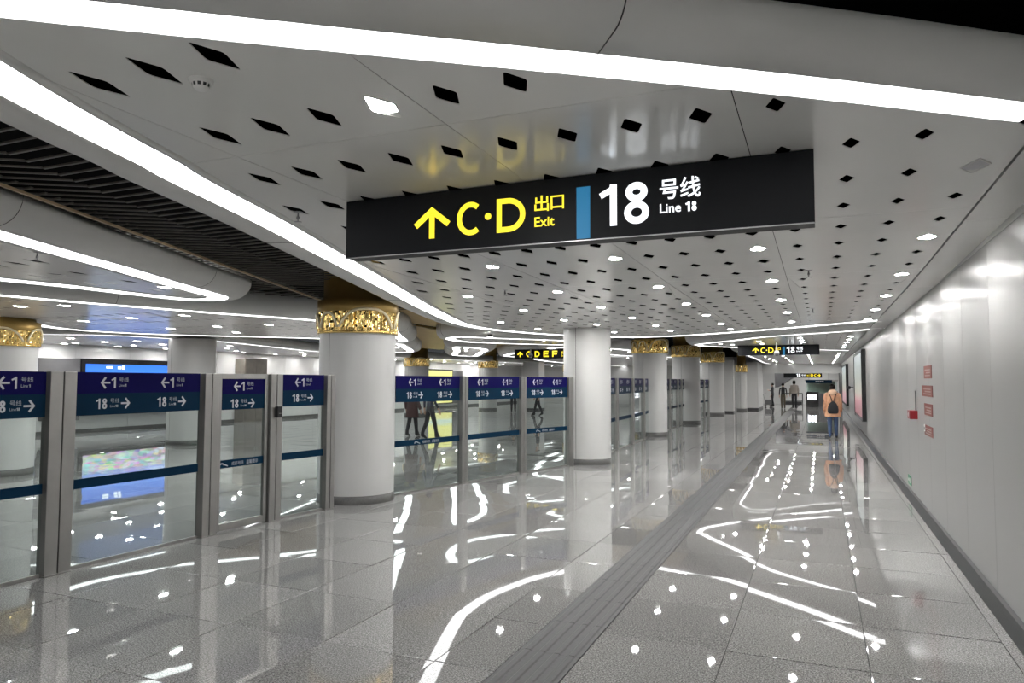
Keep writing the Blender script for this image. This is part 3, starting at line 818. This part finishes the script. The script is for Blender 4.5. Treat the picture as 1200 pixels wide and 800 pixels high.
e = empty('direction_sign', (-.9, 51.5, 1.62)); tag(e, 'low dark blue sign with pale lettering at the corridor end', 'sign')
obj('housing', mesh_box(0, 1.6, 0, .1, 0, .22, .004), M['teal'], e)
mb = MB(); [obj('hanger_rod', MB().lathe([(.012, .22), (.012, 1.125)], 8, cx=qx, cy=.05).mesh(), M['alu'], e) for qx in (.2, 1.4)]; [ribbon(mb, [(.6 + .13 * i, .11), (.7 + .13 * i, .11)], .09) for i in range(4)]; obj('lettering', mb.mesh(fix=False), M['letter'], e)

# ---------------------------------------------------------------- glass barriers
PH = 1.82
def post(x, y, ang, label, lock=False, w=.25):
    """two steel columns with a dark groove; local x runs along the barrier"""
    e = empty('barrier_post', (x, y, 0), ang)
    tag(e, label, 'post')
    h = w / 2
    for s in (-1, 1):
        c0, c1 = (-h, -.005) if s < 0 else (.005, h)
        obj('column', mesh_box(c0, c1, -.055, .055, 0, PH, .006), M['steel'], e)
    obj('groove', mesh_box(-.0055, .0055, -.045, .045, 0, PH - .004), M['steel_dark'], e)
    obj('foot_plate', mesh_box(-h - .006, h + .006, -.062, .062, 0, .012, .003), M['steel'], e)
    if lock: 
        l = obj('lock_box', mesh_box(h - .13, h - .05, -.1, -.055, 1.28, 1.42, .006), M['lock'], e)
        obj('card_slot', mesh_box(h - .11, h - .07, -.102, -.1, 1.33, 1.335), M['steel'], l)
    return e
GL = {}
def gate_letters():
    """the pieces of one lettering block, local x along the band, facing -y, block centre at x = 0"""
    def one(fn):
        mb = MB(); fn(mb); return mb.mesh(fix=False)
    x = -.19
    GL['arrow_left'] = one(lambda m: glyph(m, 'left', x + .04, 1.665, .10, .105, .0175))
    GL['arrow_right'] = one(lambda m: glyph(m, 'right', x + .265, 1.465, .10, .10, .0175))
    GL['number_one'] = one(lambda m: glyph(m, '1', x + .155, 1.665, .055, .105, .016))
    GL['number_eighteen'] = one(lambda m: digits(m, '18', x, 1.465, .10, .0155))
    def cap1(m): text(m, '号线', x + .235, 1.722, .05, .105); text(m, 'Line', x + .235, 1.678, .026, .06); digits(m, '1', x + .305, 1.678, .026, .006)
    def cap2(m): text(m, '号线', x + .145, 1.520, .045, .10); text(m, 'Line', x + .145, 1.478, .024, .055); digits(m, '18', x + .205, 1.478, .024, .005)
    def slog(m):
        ribbon(m, arc(-.30, .755, .035, .03, 20, 180, 8), .014, t=.005); ribbon(m, [(-.285, .78), (-.215, .752)], .012, t=.005)
        text(m, '成都地铁', -.16, .750, .045, .18, t=.005); text(m, '温馨提示', .06, .750, .045, .18, t=.005)
    GL['line_caption'] = one(cap1); GL['line_caption_lower'] = one(cap2); GL['slogan'] = one(slog)
    for k, m in GL.items(): m.materials.append(M['lettergrey' if 'caption' in k or k == 'slogan' else 'letter'])
gate_letters()
def barrier(p, q, label, copies=2, at=(.28, .75), slogan=False, door=False):
    """a pane between two points, with the coloured sign band and the safety stripe"""
    P, Q = Vector((*p, 0)), Vector((*q, 0)); d = Q - P; l = d.length
    e = empty('barrier_door' if door else 'glass_barrier', P, math.atan2(d.y, d.x))
    tag(e, label, 'glass barrier' if not door else 'glass door')
    z0, z1 = (.10, 1.76) if door else (.03, PH - .002)
    x0, x1 = (.05, l - .05) if door else (0, l)
    obj('glass_pane', mesh_box(x0, x1, -.006, .006, z0, z1), M['glass'], e)
    b0, b1, b2 = (1.40, 1.58, 1.76) if door else (1.41, 1.615, PH - .002)
    nb = obj('line_band_upper', mesh_box(x0, x1, -.0085, .0085, b1, b2), M['navy'], e); nb['label'] = 'dark navy upper band'
    tb = obj('line_band_lower', mesh_box(x0, x1, -.0085, .0085, b0, b1), M['teal'], e); tb['label'] = 'dark teal lower band'
    obj('safety_stripe', mesh_box(x0, x1, -.0085, .0085, .73, .82), M['teal'], e)
    cx = tuple(round(l * t, 3) for t in (at if copies == 2 else (.5,)))
    dz = -.045 if door else 0
    for c in cx:
        for k in ('arrow_left', 'number_one', 'line_caption', 'number_eighteen', 'line_caption_lower', 'arrow_right'):
            q = obj('line_caption' if 'caption' in k else k, GL[k], None, e, (c, -.0085, dz))
            if 'caption' in k: q['kind'] = 'stuff'
    if slogan: obj('slogan', GL['slogan'], None, e, (l / 2, -.0085, 0))['kind'] = 'stuff'
    if door:
        for x in (0, l - .05): obj('stile', mesh_box(x, x + .05, -.022, .022, .02, PH, .003), M['steel'], e)
        obj('top_rail', mesh_box(.05, l - .05, -.022, .022, 1.76, PH, .003), M['steel'], e)
        obj('bottom_rail', mesh_box(.05, l - .05, -.022, .022, .02, .10, .003), M['steel'], e)
    else:
        obj('bottom_channel', mesh_box(x0, x1, -.014, .014, 0, .03), M['steel'], e)
    return e
H2 = PI / 2
posts = [(-6.38, 2.6, H2), (-6.39, 4.45, H2), (-6.37, 6.18, H2 - .02), (-6.31, 7.17, H2 - .05), (-6.2, 8.12, H2 - .1), None,
         (-5.62, 11.03, H2 - .2), (-5.24, 12.75, H2 - .25), (-4.78, 14.22, H2 - .3), None]
plab = ['brushed steel barrier post just outside the left picture edge', 'wide brushed steel barrier post nearest the left picture edge', 'steel barrier post left of the glass door', 'steel barrier post with black lock box right of the glass door',
        'steel barrier post touching the left side of the near crowned pillar', None, 'first steel barrier post right of the near crowned pillar', 'second steel barrier post right of the near crowned pillar', 'steel barrier post touching the left side of the uncrowned pillar']
for p, lb in zip(posts, plab):
    if p: post(*p, lb, lock='lock' in lb, w=.16 if 'touching' in lb or 'right of the near' in lb else (.2 if 'door' in lb else .25))
def between(a, b, ga=.135, gb=.135):
    A, B = Vector(a[:2]), Vector(b[:2]); d = (B - A).normalized()
    return tuple(A + d * ga), tuple(B - d * gb)
barrier(*between(posts[0], posts[1]), 'glass barrier pane cut off by the left picture edge', slogan=True, at=(.33, .83))
barrier(*between(posts[1], posts[2]), 'wide glass barrier pane with the blue screen mirrored on the floor behind it')
barrier(*between(posts[2], posts[3], .115, .115), 'framed glass barrier door between two close steel posts', copies=1, slogan=True, door=True)
barrier(*between(posts[3], posts[4], .115, .095), 'narrow glass pane left of the near crowned pillar', copies=1)
barrier((-5.98, 9.47), between(posts[6], posts[7], -.095)[0], 'glass barrier pane starting at the right side of the near crowned pillar', slogan=True)
barrier(*between(posts[6], posts[7], .095, .095), 'middle glass barrier pane between the crowned and the uncrowned pillar')
barrier(*between(posts[7], posts[8], .095, .095), 'glass barrier pane ending at the uncrowned pillar', slogan=True)
far = [(-4.72, 16.2), (-4.79, 17.95), (-4.83, 19.84), (-4.9, 21.5), None, (-5.0, 24.6), (-5.04, 26.3), (-5.08, 28.1), (-5.1, 29.0), None, (-5.15, 32.5), (-5.16, 34.0), (-5.17, 35.6), (-5.18, 37.2)]
nm = ['beyond the uncrowned pillar', 'beyond the first gold crowned corridor pillar', 'beyond the second gold crowned corridor pillar']
g = k = 0
lastp = (-4.66, 15.5)
for i, p in enumerate(far):
    if p is None:
        g += 1; k = 0; lastp = far[i - 1]
        nx = {1: (-5.03, 22.75), 2: (-5.14, 29.95)}[g]
        barrier((lastp[0], lastp[1] + .095), nx, 'glass barrier pane touching the %s crowned corridor pillar from the left' % ORD[g - 1], copies=1)
        lastp = {1: (-5.06, 23.93), 2: (-5.15, 31.15)}[g]
        continue
    post(p[0], p[1], H2 + .03, '%s steel barrier post %s' % (ORD[k], nm[g]), w=.16)
    barrier((lastp[0], lastp[1] + .095), (p[0], p[1] - .115), '%s glass barrier pane %s' % (ORD[k], nm[g]), copies=2 if p[1] - lastp[1] > 1.2 else 1)
    lastp = p; k += 1

# ---------------------------------------------------------------- things on the right wall
def sticker(y, z0, z1, w, label):
    e = obj('wall_notice', mesh_box(-.004, 0, 0, w, z0, z1), M['sticker'], None, (WX - .0005, y, 0)); tag(e, label, 'notice')
    mb = MB(); h = z1 - z0
    for i in range(3): mb.box(-.0055, -.0045, w * .15, w * (.85 - .15 * (i % 2)), z0 + h * (.18 + .22 * i), z0 + h * (.28 + .22 * i))
    obj('print', mb.mesh(), M['stickergrey'], e)
sticker(10.1, 1.79, 1.95, .7, 'topmost of the four small red notices on the right wall')
sticker(10.05, 1.56, 1.70, 1.0, 'second from top of the four small red notices on the right wall')
sticker(10.1, 1.32, 1.47, .75, 'third from top of the four small red notices on the right wall')
sticker(10.13, 1.06, 1.19, .75, 'lowest of the four small red notices on the right wall')
e = empty('fire_alarm', (WX, 11.6, 1.28)); tag(e, 'small red fire alarm box on the right wall', 'alarm')
obj('body', mesh_box(-.10, 0, 0, .30, -.06, .06, .006), M['red'], e); obj('button', MB().ball((-.101, .17, 0), (.006, .03, .03)).mesh(), M['plwhite'], e)
obj('conduit', MB().tube([(-.01, .12, .06), (-.01, .12, .34)], .008, 8).mesh(), M['grey'], e)
e = tag(obj('socket_plate', mesh_box(-.01, 0, 0, .09, 0, .09, .003), M['plwhite'], None, (WX, 10.8, 1.10)), 'small pale socket plate left of the lowest red notice', 'socket'); obj('socket_hole', mesh_box(-.012, -.0095, .03, .06, .02, .06), M['lock'], e)
e = tag(obj('exit_marker', mesh_box(-.012, 0, 0, .36, 0, .14, .003), M['green'], None, (WX, 12.6, .16)), 'small green emergency exit marker low on the right wall', 'sign')
mb = MB(); mb.box(-.0135, -.0125, .05, .15, .03, .11); mb.box(-.0135, -.0125, .2, .31, .05, .09); obj('pictogram', mb.mesh(), M['plwhite'], e)
def lightbox(y0, y1, z0, z1, label, side='poster'):
    e = empty('poster_lightbox', (WX, y0, z0)); tag(e, label, 'lightbox')
    w, h = y1 - y0, z1 - z0
    fr = MB(); b = .09
    fr.box(-.12, 0, 0, b, 0, h); fr.box(-.12, 0, w - b, w, 0, h); fr.box(-.12, 0, b, w - b, 0, b); fr.box(-.12, 0, b, w - b, h - b, h)
    obj('frame', fr.mesh(), M['frame'], e)
    obj('poster', mesh_box(-.10, -.02, b, w - b, b, h - b), M[side], e)
lightbox(24.0, 29.3, .55, 2.72, 'black framed poster lightbox on the right wall, nearer one')
lightbox(38.5, 45.5, .55, 2.6, 'black framed poster lightbox on the right wall, farther one')
e = empty('wall_camera', (WX, 33.1, 1.49)); tag(e, 'small dark camera fixed to the right wall between the lightboxes', 'camera')
obj('bracket', mesh_box(-.12, 0, -.02, .02, -.02, .02), M['lock'], e); obj('body', MB().ball((-.16, 0, 0), (.08, .09, .07)).mesh(), M['lock'], e)

# ---------------------------------------------------------------- ceiling fixtures
def sprinkler(x, y, label):
    e = empty('sprinkler', (x, y, zc(y))); tag(e, label, 'sprinkler', 'sprinklers under the rafts')
    obj('escutcheon', MB().lathe([(.0, -.006), (.03, -.006), (.035, 0)], 16).mesh(), M['alu'], e)
    obj('stem', MB().lathe([(.006, -.006), (.006, -.03), (.012, -.034), (.012, -.05), (.004, -.054), (.004, -.07)], 12).mesh(), M['alu'], e)
    obj('deflector', MB().lathe([(.0, -.072), (.026, -.072), (.026, -.069), (0, -.068)], 16).mesh(), M['alu'], e)
for x, y, lb in [(-3.38, 4.05, 'sprinkler head left of the big exit sign near the glowing rim'), (-3.6, 8.2, 'sprinkler head among the openings left of the middle of the big raft'), (-.09, 7.9, 'sprinkler head right of centre beyond the big exit sign'),
                 (-.09, 11.9, 'far sprinkler head right of centre in the big raft'), (-3.64, 12.5, 'sprinkler head in front of the uncrowned pillar'), (-6.7, 4.4, 'sprinkler head in the pointed raft at the left')]:
    sprinkler(x, y, lb)
e = empty('smoke_detector', (-2.29, 2.14, zc(2.1))); e.scale = (.7, .7, .8); tag(e, 'round white smoke detector between the nearest ceiling openings', 'smoke detector')
obj('base', MB().lathe([(.0, -.012), (.065, -.012), (.07, 0)], 32).mesh(), M['plwhite'], e)
obj('head', MB().lathe([(0, -.055), (.03, -.053), (.045, -.04), (.05, -.012)], 32).mesh(), M['plwhite'], e)
mb = MB()
for i in range(10):
    a = i * PI / 5; mb.lathe([(.0462, -.038), (.0505, -.022)], 4, a0=a + .1, a1=a + .48)
obj('vents', mb.mesh(), M['lock'], e)
def dome_camera(x, y, z, label):
    e = empty('ceiling_camera', (x, y, zc(y))); tag(e, label, 'camera', None)
    d = z - zc(y)
    obj('rod', MB().lathe([(.02, d), (.02, 0)], 12).mesh(), M['plwhite'], e)
    obj('collar', MB().lathe([(.0, d + .02), (.05, d + .02), (.065, d - .01), (.075, d - .06)], 20).mesh(), M['plwhite'], e)
    obj('dome', MB().ball((0, 0, d - .065), (.075, .075, .08)).mesh(), M['grey'], e)
dome_camera(-1.13, 21.8, 2.60, 'white pole camera hanging before the smaller exit sign')
dome_camera(-9.05, 22.8, 2.66, 'white pole camera hanging before the four letter exit sign')

# ---------------------------------------------------------------- hall: screens and far end
e = empty('led_screen', (-22.0, 16.0, 0)); tag(e, 'large blue city picture screen on the far hall wall', 'screen')
obj('surround', mesh_box(-.25, .22, -.12, 5.1, .58, 2.42), M['frame'], e)
obj('display', mesh_box(.221, .226, 0, 4.9, .70, 2.25), M['city'], e)
mb = MB(); ribbon(mb, [(.72, 2.15), (.96, 2.15)], .07); ribbon(mb, [(1.15, 2.14), (1.28, 2.14)], .09); ribbon(mb, [(1.31, 2.15), (1.41, 2.15)], .12)
o = obj('caption', mb.mesh(fix=False), M['white'], e, (.229, 0, 0), (0, 0, H2))
gp = MB().prism([(-1.55, 2.40), (-1.6, 2.30), (-1.15, .45), (-.13, .45), (-.13, 2.40)], -.25, .15, 0, lambda v: Vector((v.z, v.x, v.y)))
obj('side_cladding', gp.mesh(), M['grey'], e)
e = empty('wall_display', (-22.26, 38.8, 0)); tag(e, 'glowing yellow advertising display on the far hall wall', 'display')
obj('cabinet', mesh_box(0, .12, -.1, 3.2, .25, 2.44, .006), M['frame'], e)
obj('display', mesh_box(.12, .126, 0, 3.1, .31, 2.36), M['yellowad'], e)
obj('side_cladding', mesh_box(0, .10, 3.22, 4.6, .25, 2.36, .006), M['grey'], e)
e = empty('service_cabinet', (-21.97, 22.95, 0)); tag(e, 'tall grey brown double door cabinet against the far hall wall', 'cabinet')
cab = mat('grey_brown_board', (.20, .18, .155), .45, var=.1, scale=5)
obj('body', mesh_box(-.28, .24, 0, 1.3, 0, 2.62, .01), cab, e)
for i in range(2):
    dr = obj('door', mesh_box(.24, .26, .03 + .625 * i, .645 + .625 * i, .1, 2.58, .004), cab, e)
    obj('handle', mesh_box(.26, .285, .58 + .10 * i, .6 + .10 * i, 1.0, 1.2, .004), M['steel'], dr)

# corridor end: bulkhead, opening, kiosk, railing
struct(obj('wall_end', MB().box(-6.0, -3.5, 50, 50.3, 0, 2.9).box(-3.5, 1.45, 50, 50.3, 2.26, 2.9).mesh(), M['plaster']))
struct(obj('trim_6', mesh_box(-4.55, -3.5, 46.2, 50, 0, 2.9), M['plaster']))
struct(obj('baseboard_end', mesh_box(-4.57, -3.48, 46.15, 50, 0, .12), M['skirt']))
struct(obj('wall_far', mesh_box(-6, 1.45, 60, 60.2, 0, 3.4), M['plaster']))
struct(obj('ceiling_end', mesh_box(-6, 1.45, 50.3, 60.2, 2.75, 2.8), M['plaster']))
for qx, qy, ql in [(.15, 53, 'bright round lamp at the right in the room beyond the bulkhead'), (-1.6, 52, 'added round lamp over the pair in the room beyond the bulkhead'), (-3.0, 52.5, 'added round lamp at the left in the room beyond the bulkhead'), (-4.6, 55, 'added round lamp deep at the left in the end room'), (-.2, 57.5, 'added round lamp at the back of the end room')]:  # all but the bright right lamp are added to brighten the end room
    lb = empty('downlight', (qx, qy, 2.75)); tag(lb, ql, 'light'); obj('diffuser', MB().lathe([(0, -.02), (.15, -.02), (.17, 0)], 20).mesh(), M['down'], lb)
es = MB().prism([(-2.95, 2.74), (-2.95, 1.3), (-2.75, 1.32), (-.9, 2.55), (-.9, 2.74)], 54, 56.5, 0, lambda v: Vector((v.x, v.z, v.y)))
tag(obj('stair_soffit', es.mesh(), M['skirt']), 'dark sloping underside of stairs at the corridor end', 'stairs')
e = empty('service_kiosk', (-.95, 53.5, 0)); tag(e, 'pale glass service kiosk at the corridor end behind the walking woman', 'kiosk')
obj('counter', mesh_box(0, 2.0, 0, 1.4, 0, .95, .01), M['skirt'], e); obj('glazing', mesh_box(.02, 1.98, .04, 1.36, .95, 1.75), M['glass'], e); obj('roof', mesh_box(-.05, 2.05, -.05, 1.45, 1.75, 1.85), M['steel'], e)
obj('back_panel', mesh_box(.1, 1.9, 1.1, 1.2, .95, 1.75), mat('kiosk_green', (.35, .45, .38), .5), e)
e = empty('display_rack', (-.88, 52.2, 0)); tag(e, 'low dark rack with white lit leaflets before the kiosk', 'rack')
obj('stand', mesh_box(0, .75, 0, .3, 0, .5, .01), M['frame'], e)
wl = emit('lit_panel', (.9, .95, 1), 1.2)
for i in range(3):
    for j in range(2): obj('lit_panel', mesh_box(.08 + .20 * i, .23 + .20 * i, -.01, 0, .52 + .2 * j, .67 + .2 * j), wl, e)
obj('backboard', mesh_box(0, .75, 0, .04, .5, 1.05), M['frame'], e)
e = empty('railing', (-2.35, 51.5, 0)); tag(e, 'low metal railing beside the standing people at the corridor end', 'railing')
for i in range(3): obj('upright', MB().lathe([(.025, 0), (.025, .95)], 10, cx=.62 * i).mesh(), M['steel_dark'], e)
for z in (.45, .92): obj('rail', mesh_box(0, 1.24, -.02, .02, z, z + .05), M['skirt'], e)
obj('board', mesh_box(.05, 1.2, -.008, .008, .18, .42), M['skirt'], e)
e = empty('trolley', (-3.32, 52.2, 0)); tag(e, 'small dark trolley beside the man in black at the corridor end', 'trolley')
obj('tub', mesh_box(-.2, .2, -.15, .15, .15, .5, .02), M['grey'], e); obj('handle', MB().tube([(-.2, 0, .5), (-.3, 0, .85), (-.1, 0, .9)], .015, 6).mesh(), M['lock'], e)
for s in (-1, 1): obj('wheel', MB().ball((.15 * s, 0, .07), (.07, .04, .07)).mesh(), M['lock'], e)

# ---------------------------------------------------------------- people
SKIN = mat('skin', (.55, .34, .25), .5); HAIR = mat('hair', (.008, .007, .006), .8, spec=.1)
def person(label, loc, rz, h, top, legs, shoes, stride=.0, arm=0., coat=None, hair='short', head_turn=0., hand_up=False, bare_leg=False):
    """one skinned figure facing local +y, legs apart by stride (metres)"""
    root = empty('person', loc, rz); tag(root, label, 'person')
    k = h / 1.70
    V, R, E = [], [], []
    def v(p, r, par=None):
        V.append(Vector(p) * k); R.append((r[0] * k, r[1] * k) if isinstance(r, tuple) else (r * k, r * k))
        if par is not None: E.append((par, len(V) - 1))
        return len(V) - 1
    pel = v((0, 0, .95), (.135, .10)); wa = v((0, 0, 1.08), (.120, .09), pel); ch = v((0, .0, 1.27), (.145, .10), wa); ut = v((0, -.01, 1.39), (.10, .07), ch)
    nk = v((0, .0, 1.47), .05, ut); jw = v((0, .025, 1.535), (.062, .07), nk); hd = v((0, .02, 1.61), (.078, .092), jw); tp_ = v((0, .01, 1.67), (.058, .07), hd)
    v((0, .118, 1.585), .014, hd)
    for s in (-1, 1): v((.086 * s, .005, 1.59), (.016, .02), hd)
    hands = []
    for s in (-1, 1):
        sw = arm * s
        sh = v((.175 * s, -.01, 1.385), .052, ut)
        if hand_up and s == 1:
            el = v((.23, .02, 1.12), .042, sh); wr_ = v((.14, .24, 1.18), .03, el); pm = v((.11, .30, 1.21), (.036, .018), wr_); fd = Vector((-.3, .8, .3)).normalized()
        else:
            el = v((.225 * s, -.02 + sw * .5, 1.11), .042, sh); wr_ = v((.235 * s, .05 + sw, .87), .029, el); pm = v((.235 * s, .065 + sw * 1.1, .80), (.018, .036), wr_); fd = Vector((0, .15, -1)).normalized()
        for q, ln in enumerate((.075, .085, .08, .062)):
            off = Vector((0, .03 - .02 * q, 0)) if abs(fd.z) > .5 else Vector((.03 - .02 * q, 0, 0))
            b = Vector(V[pm]) / k + off
            f1 = v(b + fd * ln * .55, .0095, pm); v(b + fd * ln + Vector((-.012 * s, .008, 0)), .008, f1)
        v(Vector(V[pm]) / k + Vector((-.02 * s, .045, -.02)), .0105, pm)
        hands.append((s, sh, el, wr_))
    for s in (-1, 1):
        st = stride * s
        hp = v((.085 * s, 0, .89), (.088, .09), pel)
        kn = v((.095 * s, st * .42 + .02, .50), .070, hp)
        an = v((.095 * s, st * .95 - (.05 if st < 0 else 0.), .10 + (.05 if st < -.15 else 0)), .05, kn)
        hl = v((.1 * s, st * .95 - .05, .045 + (.04 if st < -.15 else 0)), .036, an)
        v((.105 * s, st * .95 + .14, .033), (.042, .03), an)
    me = bpy.data.meshes.new('body'); me.from_pydata(V, E, [])
    o = obj('body', me, None, root)
    md = o.modifiers.new('skin', 'SKIN'); md.use_smooth_shade = True
    sv = o.data.skin_vertices[0].data
    for i, r in enumerate(R): sv[i].radius = r; sv[i].use_root = (i == 0)
    sb = o.modifiers.new('sub', 'SUBSURF'); sb.levels = sb.render_levels = 1
    dg = bpy.context.evaluated_depsgraph_get()
    nm_ = bpy.data.meshes.new_from_object(o.evaluated_get(dg))
    o.modifiers.clear(); o.data = nm_; bpy.data.meshes.remove(me)
    nm_.materials.clear()
    for m in (top, legs, shoes, SKIN): nm_.materials.append(m)
    zmin = min(vv.co.z for vv in nm_.vertices)
    for vv in nm_.vertices: vv.co.z -= zmin
    for p in nm_.polygons:
        c = p.center / k
        wrist = abs(c.x) > .17 and c.z < .90 if not hand_up else (abs(c.x) > .17 and c.z < .9) or (c.y > .22 and c.z > 1.05 and c.z < 1.35)
        if c.z > 1.46 or wrist: p.material_index = 3
        elif c.z < .085: p.material_index = 2
        elif bare_leg and c.z < .5: p.material_index = 1
        elif c.z < .96: p.material_index = 1
        else: p.material_index = 0
    # hair: a cap over crown, sides and back
    bm = bmesh.new(); bmesh.ops.create_uvsphere(bm, u_segments=20, v_segments=14, radius=1)
    bmesh.ops.delete(bm, geom=[q for q in bm.verts if q.co.y > .35 and q.co.z < .45 or q.co.z < (-.55 if hair == 'short' else -.9)], context='VERTS')
    hm = MB().bm(bm, 0, True, Matrix.Translation((0, .002 * k, 1.612 * k - zmin)) @ Matrix.Diagonal((.094 * k, .112 * k, .112 * k if hair == 'short' else .135 * k, 1)))
    obj('hair', hm.mesh(), HAIR, root)
    for s in (-1, 1): obj('eye', MB().ball((.032 * s * k, .107 * k, 1.605 * k - zmin), .010 * k, 0, 8).mesh(), HAIR, root)
    obj('mouth', mesh_box(-.022 * k, .022 * k, .096 * k, .102 * k, 1.548 * k - zmin, 1.555 * k - zmin), SKIN, root)
    if coat:
        cm, hem, flare = coat
        cb = MB(); n = 24; rings = [(1.47, .075, .075), (1.42, .155, .10), (1.36, .20, .125), (1.25, .205, .14), (1.08, .19, .135), (1.0, .195, .14), (hem, .20 + flare, .15 + flare)]
        vs = [((rx * math.cos(2 * PI * i / n)) * k, (ry * math.sin(2 * PI * i / n) + (-.008 if z > 1.3 else 0)) * k, z * k - zmin) for z, rx, ry in rings for i in range(n)]
        cb.add(vs, [(j * n + i, j * n + (i + 1) % n, (j + 1) * n + (i + 1) % n, (j + 1) * n + i) for j in range(len(rings) - 1) for i in range(n)], 0, True)
        for s, sh, el, wr_ in hands:
            a, b, c = (V[i] - Vector((0, 0, zmin)) for i in (sh, el, wr_))
            cb.tube([a + Vector((-.05 * s * k, 0, .02 * k)), a, a.lerp(b, .5), b, b.lerp(c, .6), c.lerp(b, .06)], [.06 * k, .075 * k, .07 * k, .062 * k, .056 * k, .05 * k], 12)
        obj('coat', cb.mesh(), cm, root)
    return root, k, zmin
JEANS = mat('blue_denim', (.06, .10, .20), .8, var=.25, scale=30); DARK = mat('dark_cloth', (.018, .018, .022), .8); PEACH = mat('peach_wool', (.66, .36, .22), .9, var=.12, scale=14)
MAROON = mat('dark_red_cloth', (.055, .018, .018), .8); BLACKS = mat('black_leather', (.012, .012, .012), .4); GREYC = mat('grey_cloth', (.28, .25, .22), .85); OLIVE = mat('olive_cloth', (.10, .085, .06), .8); NAVYC = mat('navy_cloth', (.02, .024, .05), .8)

w, k, zm = person('person in peach hooded coat and jeans walking away with a dark backpack', (.33, 24.3, 0), .04, 1.66, PEACH, JEANS, BLACKS, stride=.10, arm=.05, coat=(PEACH, .70, .035), hair='short')
hood = MB().ball((0, -.10, 1.40), (.13, .06, .10), 0, 16); obj('hood', hood.mesh(), mat('pale_peach_lining', (.72, .48, .34), .9), w, (0, 0, 0))
w.children[-1]['label'] = 'pale folded hood'
bp = empty('backpack', (.33, 24.3, 0), .04); tag(bp, 'small black drawstring backpack on the back of the person in peach', 'backpack')
bag = MB(); n = 16
rings = [(.77, .11, .03), (.80, .15, .06), (.88, .155, .07), (.98, .14, .065), (1.07, .10, .05), (1.12, .055, .03), (1.14, .03, .02)]
vs = [(rx * math.cos(2 * PI * i / n), -.205 + ry * math.sin(2 * PI * i / n), z) for z, rx, ry in rings for i in range(n)]
bag.add(vs, [(j * n + i, j * n + (i + 1) % n, (j + 1) * n + (i + 1) % n, (j + 1) * n + i) for j in range(len(rings) - 1) for i in range(n)] + [tuple(range(n))], 0, True)
obj('pouch', bag.mesh(), DARK, bp)
for s in (-1, 1):
    obj('strap', MB().tube([(.02 * s, -.20, 1.12), (.06 * s, -.165, 1.28), (.13 * s, -.09, 1.425), (.14 * s, .02, 1.44)], .013, 8, flat=.6).mesh(), DARK, bp)
person('person in a dark red knee length coat walking through the hall behind the glass', (-11.77, 19.62, 0), -.25, 1.66, MAROON, DARK, BLACKS, stride=.12, arm=.08, coat=(MAROON, .62, .04), hair='long')
person('person in black trousers striding before the glowing yellow display', (-10.75, 18.95, 0), -.6, 1.74, NAVYC, DARK, BLACKS, stride=.19, arm=.12)
person('person in dark clothes standing with legs apart beyond the glass near the uncrowned pillar', (-12.95, 33.6, 0), 1.9, 1.8, DARK, DARK, BLACKS, stride=.2, arm=.1)
person('distant person in dark clothes half hidden by a barrier post in the hall', (-15.5, 36.5, 0), .4, 1.7, DARK, DARK, BLACKS, stride=.15, arm=.08)
person('person in grey top and long dark skirt in the pair at the corridor end', (-1.55, 49.4, 0), .2, 1.78, GREYC, DARK, BLACKS, stride=.05, coat=(GREYC, .95, .02), hair='long')
person('shorter person in black top and olive trousers in the pair at the corridor end', (-2.2, 49.0, 0), .1, 1.62, DARK, OLIVE, BLACKS, stride=.08, arm=.06)
person('person in black looking at a phone left of the pair at the corridor end', (-3.0, 52.0, 0), 1.4, 1.62, DARK, DARK, BLACKS, stride=.06, hand_up=True)
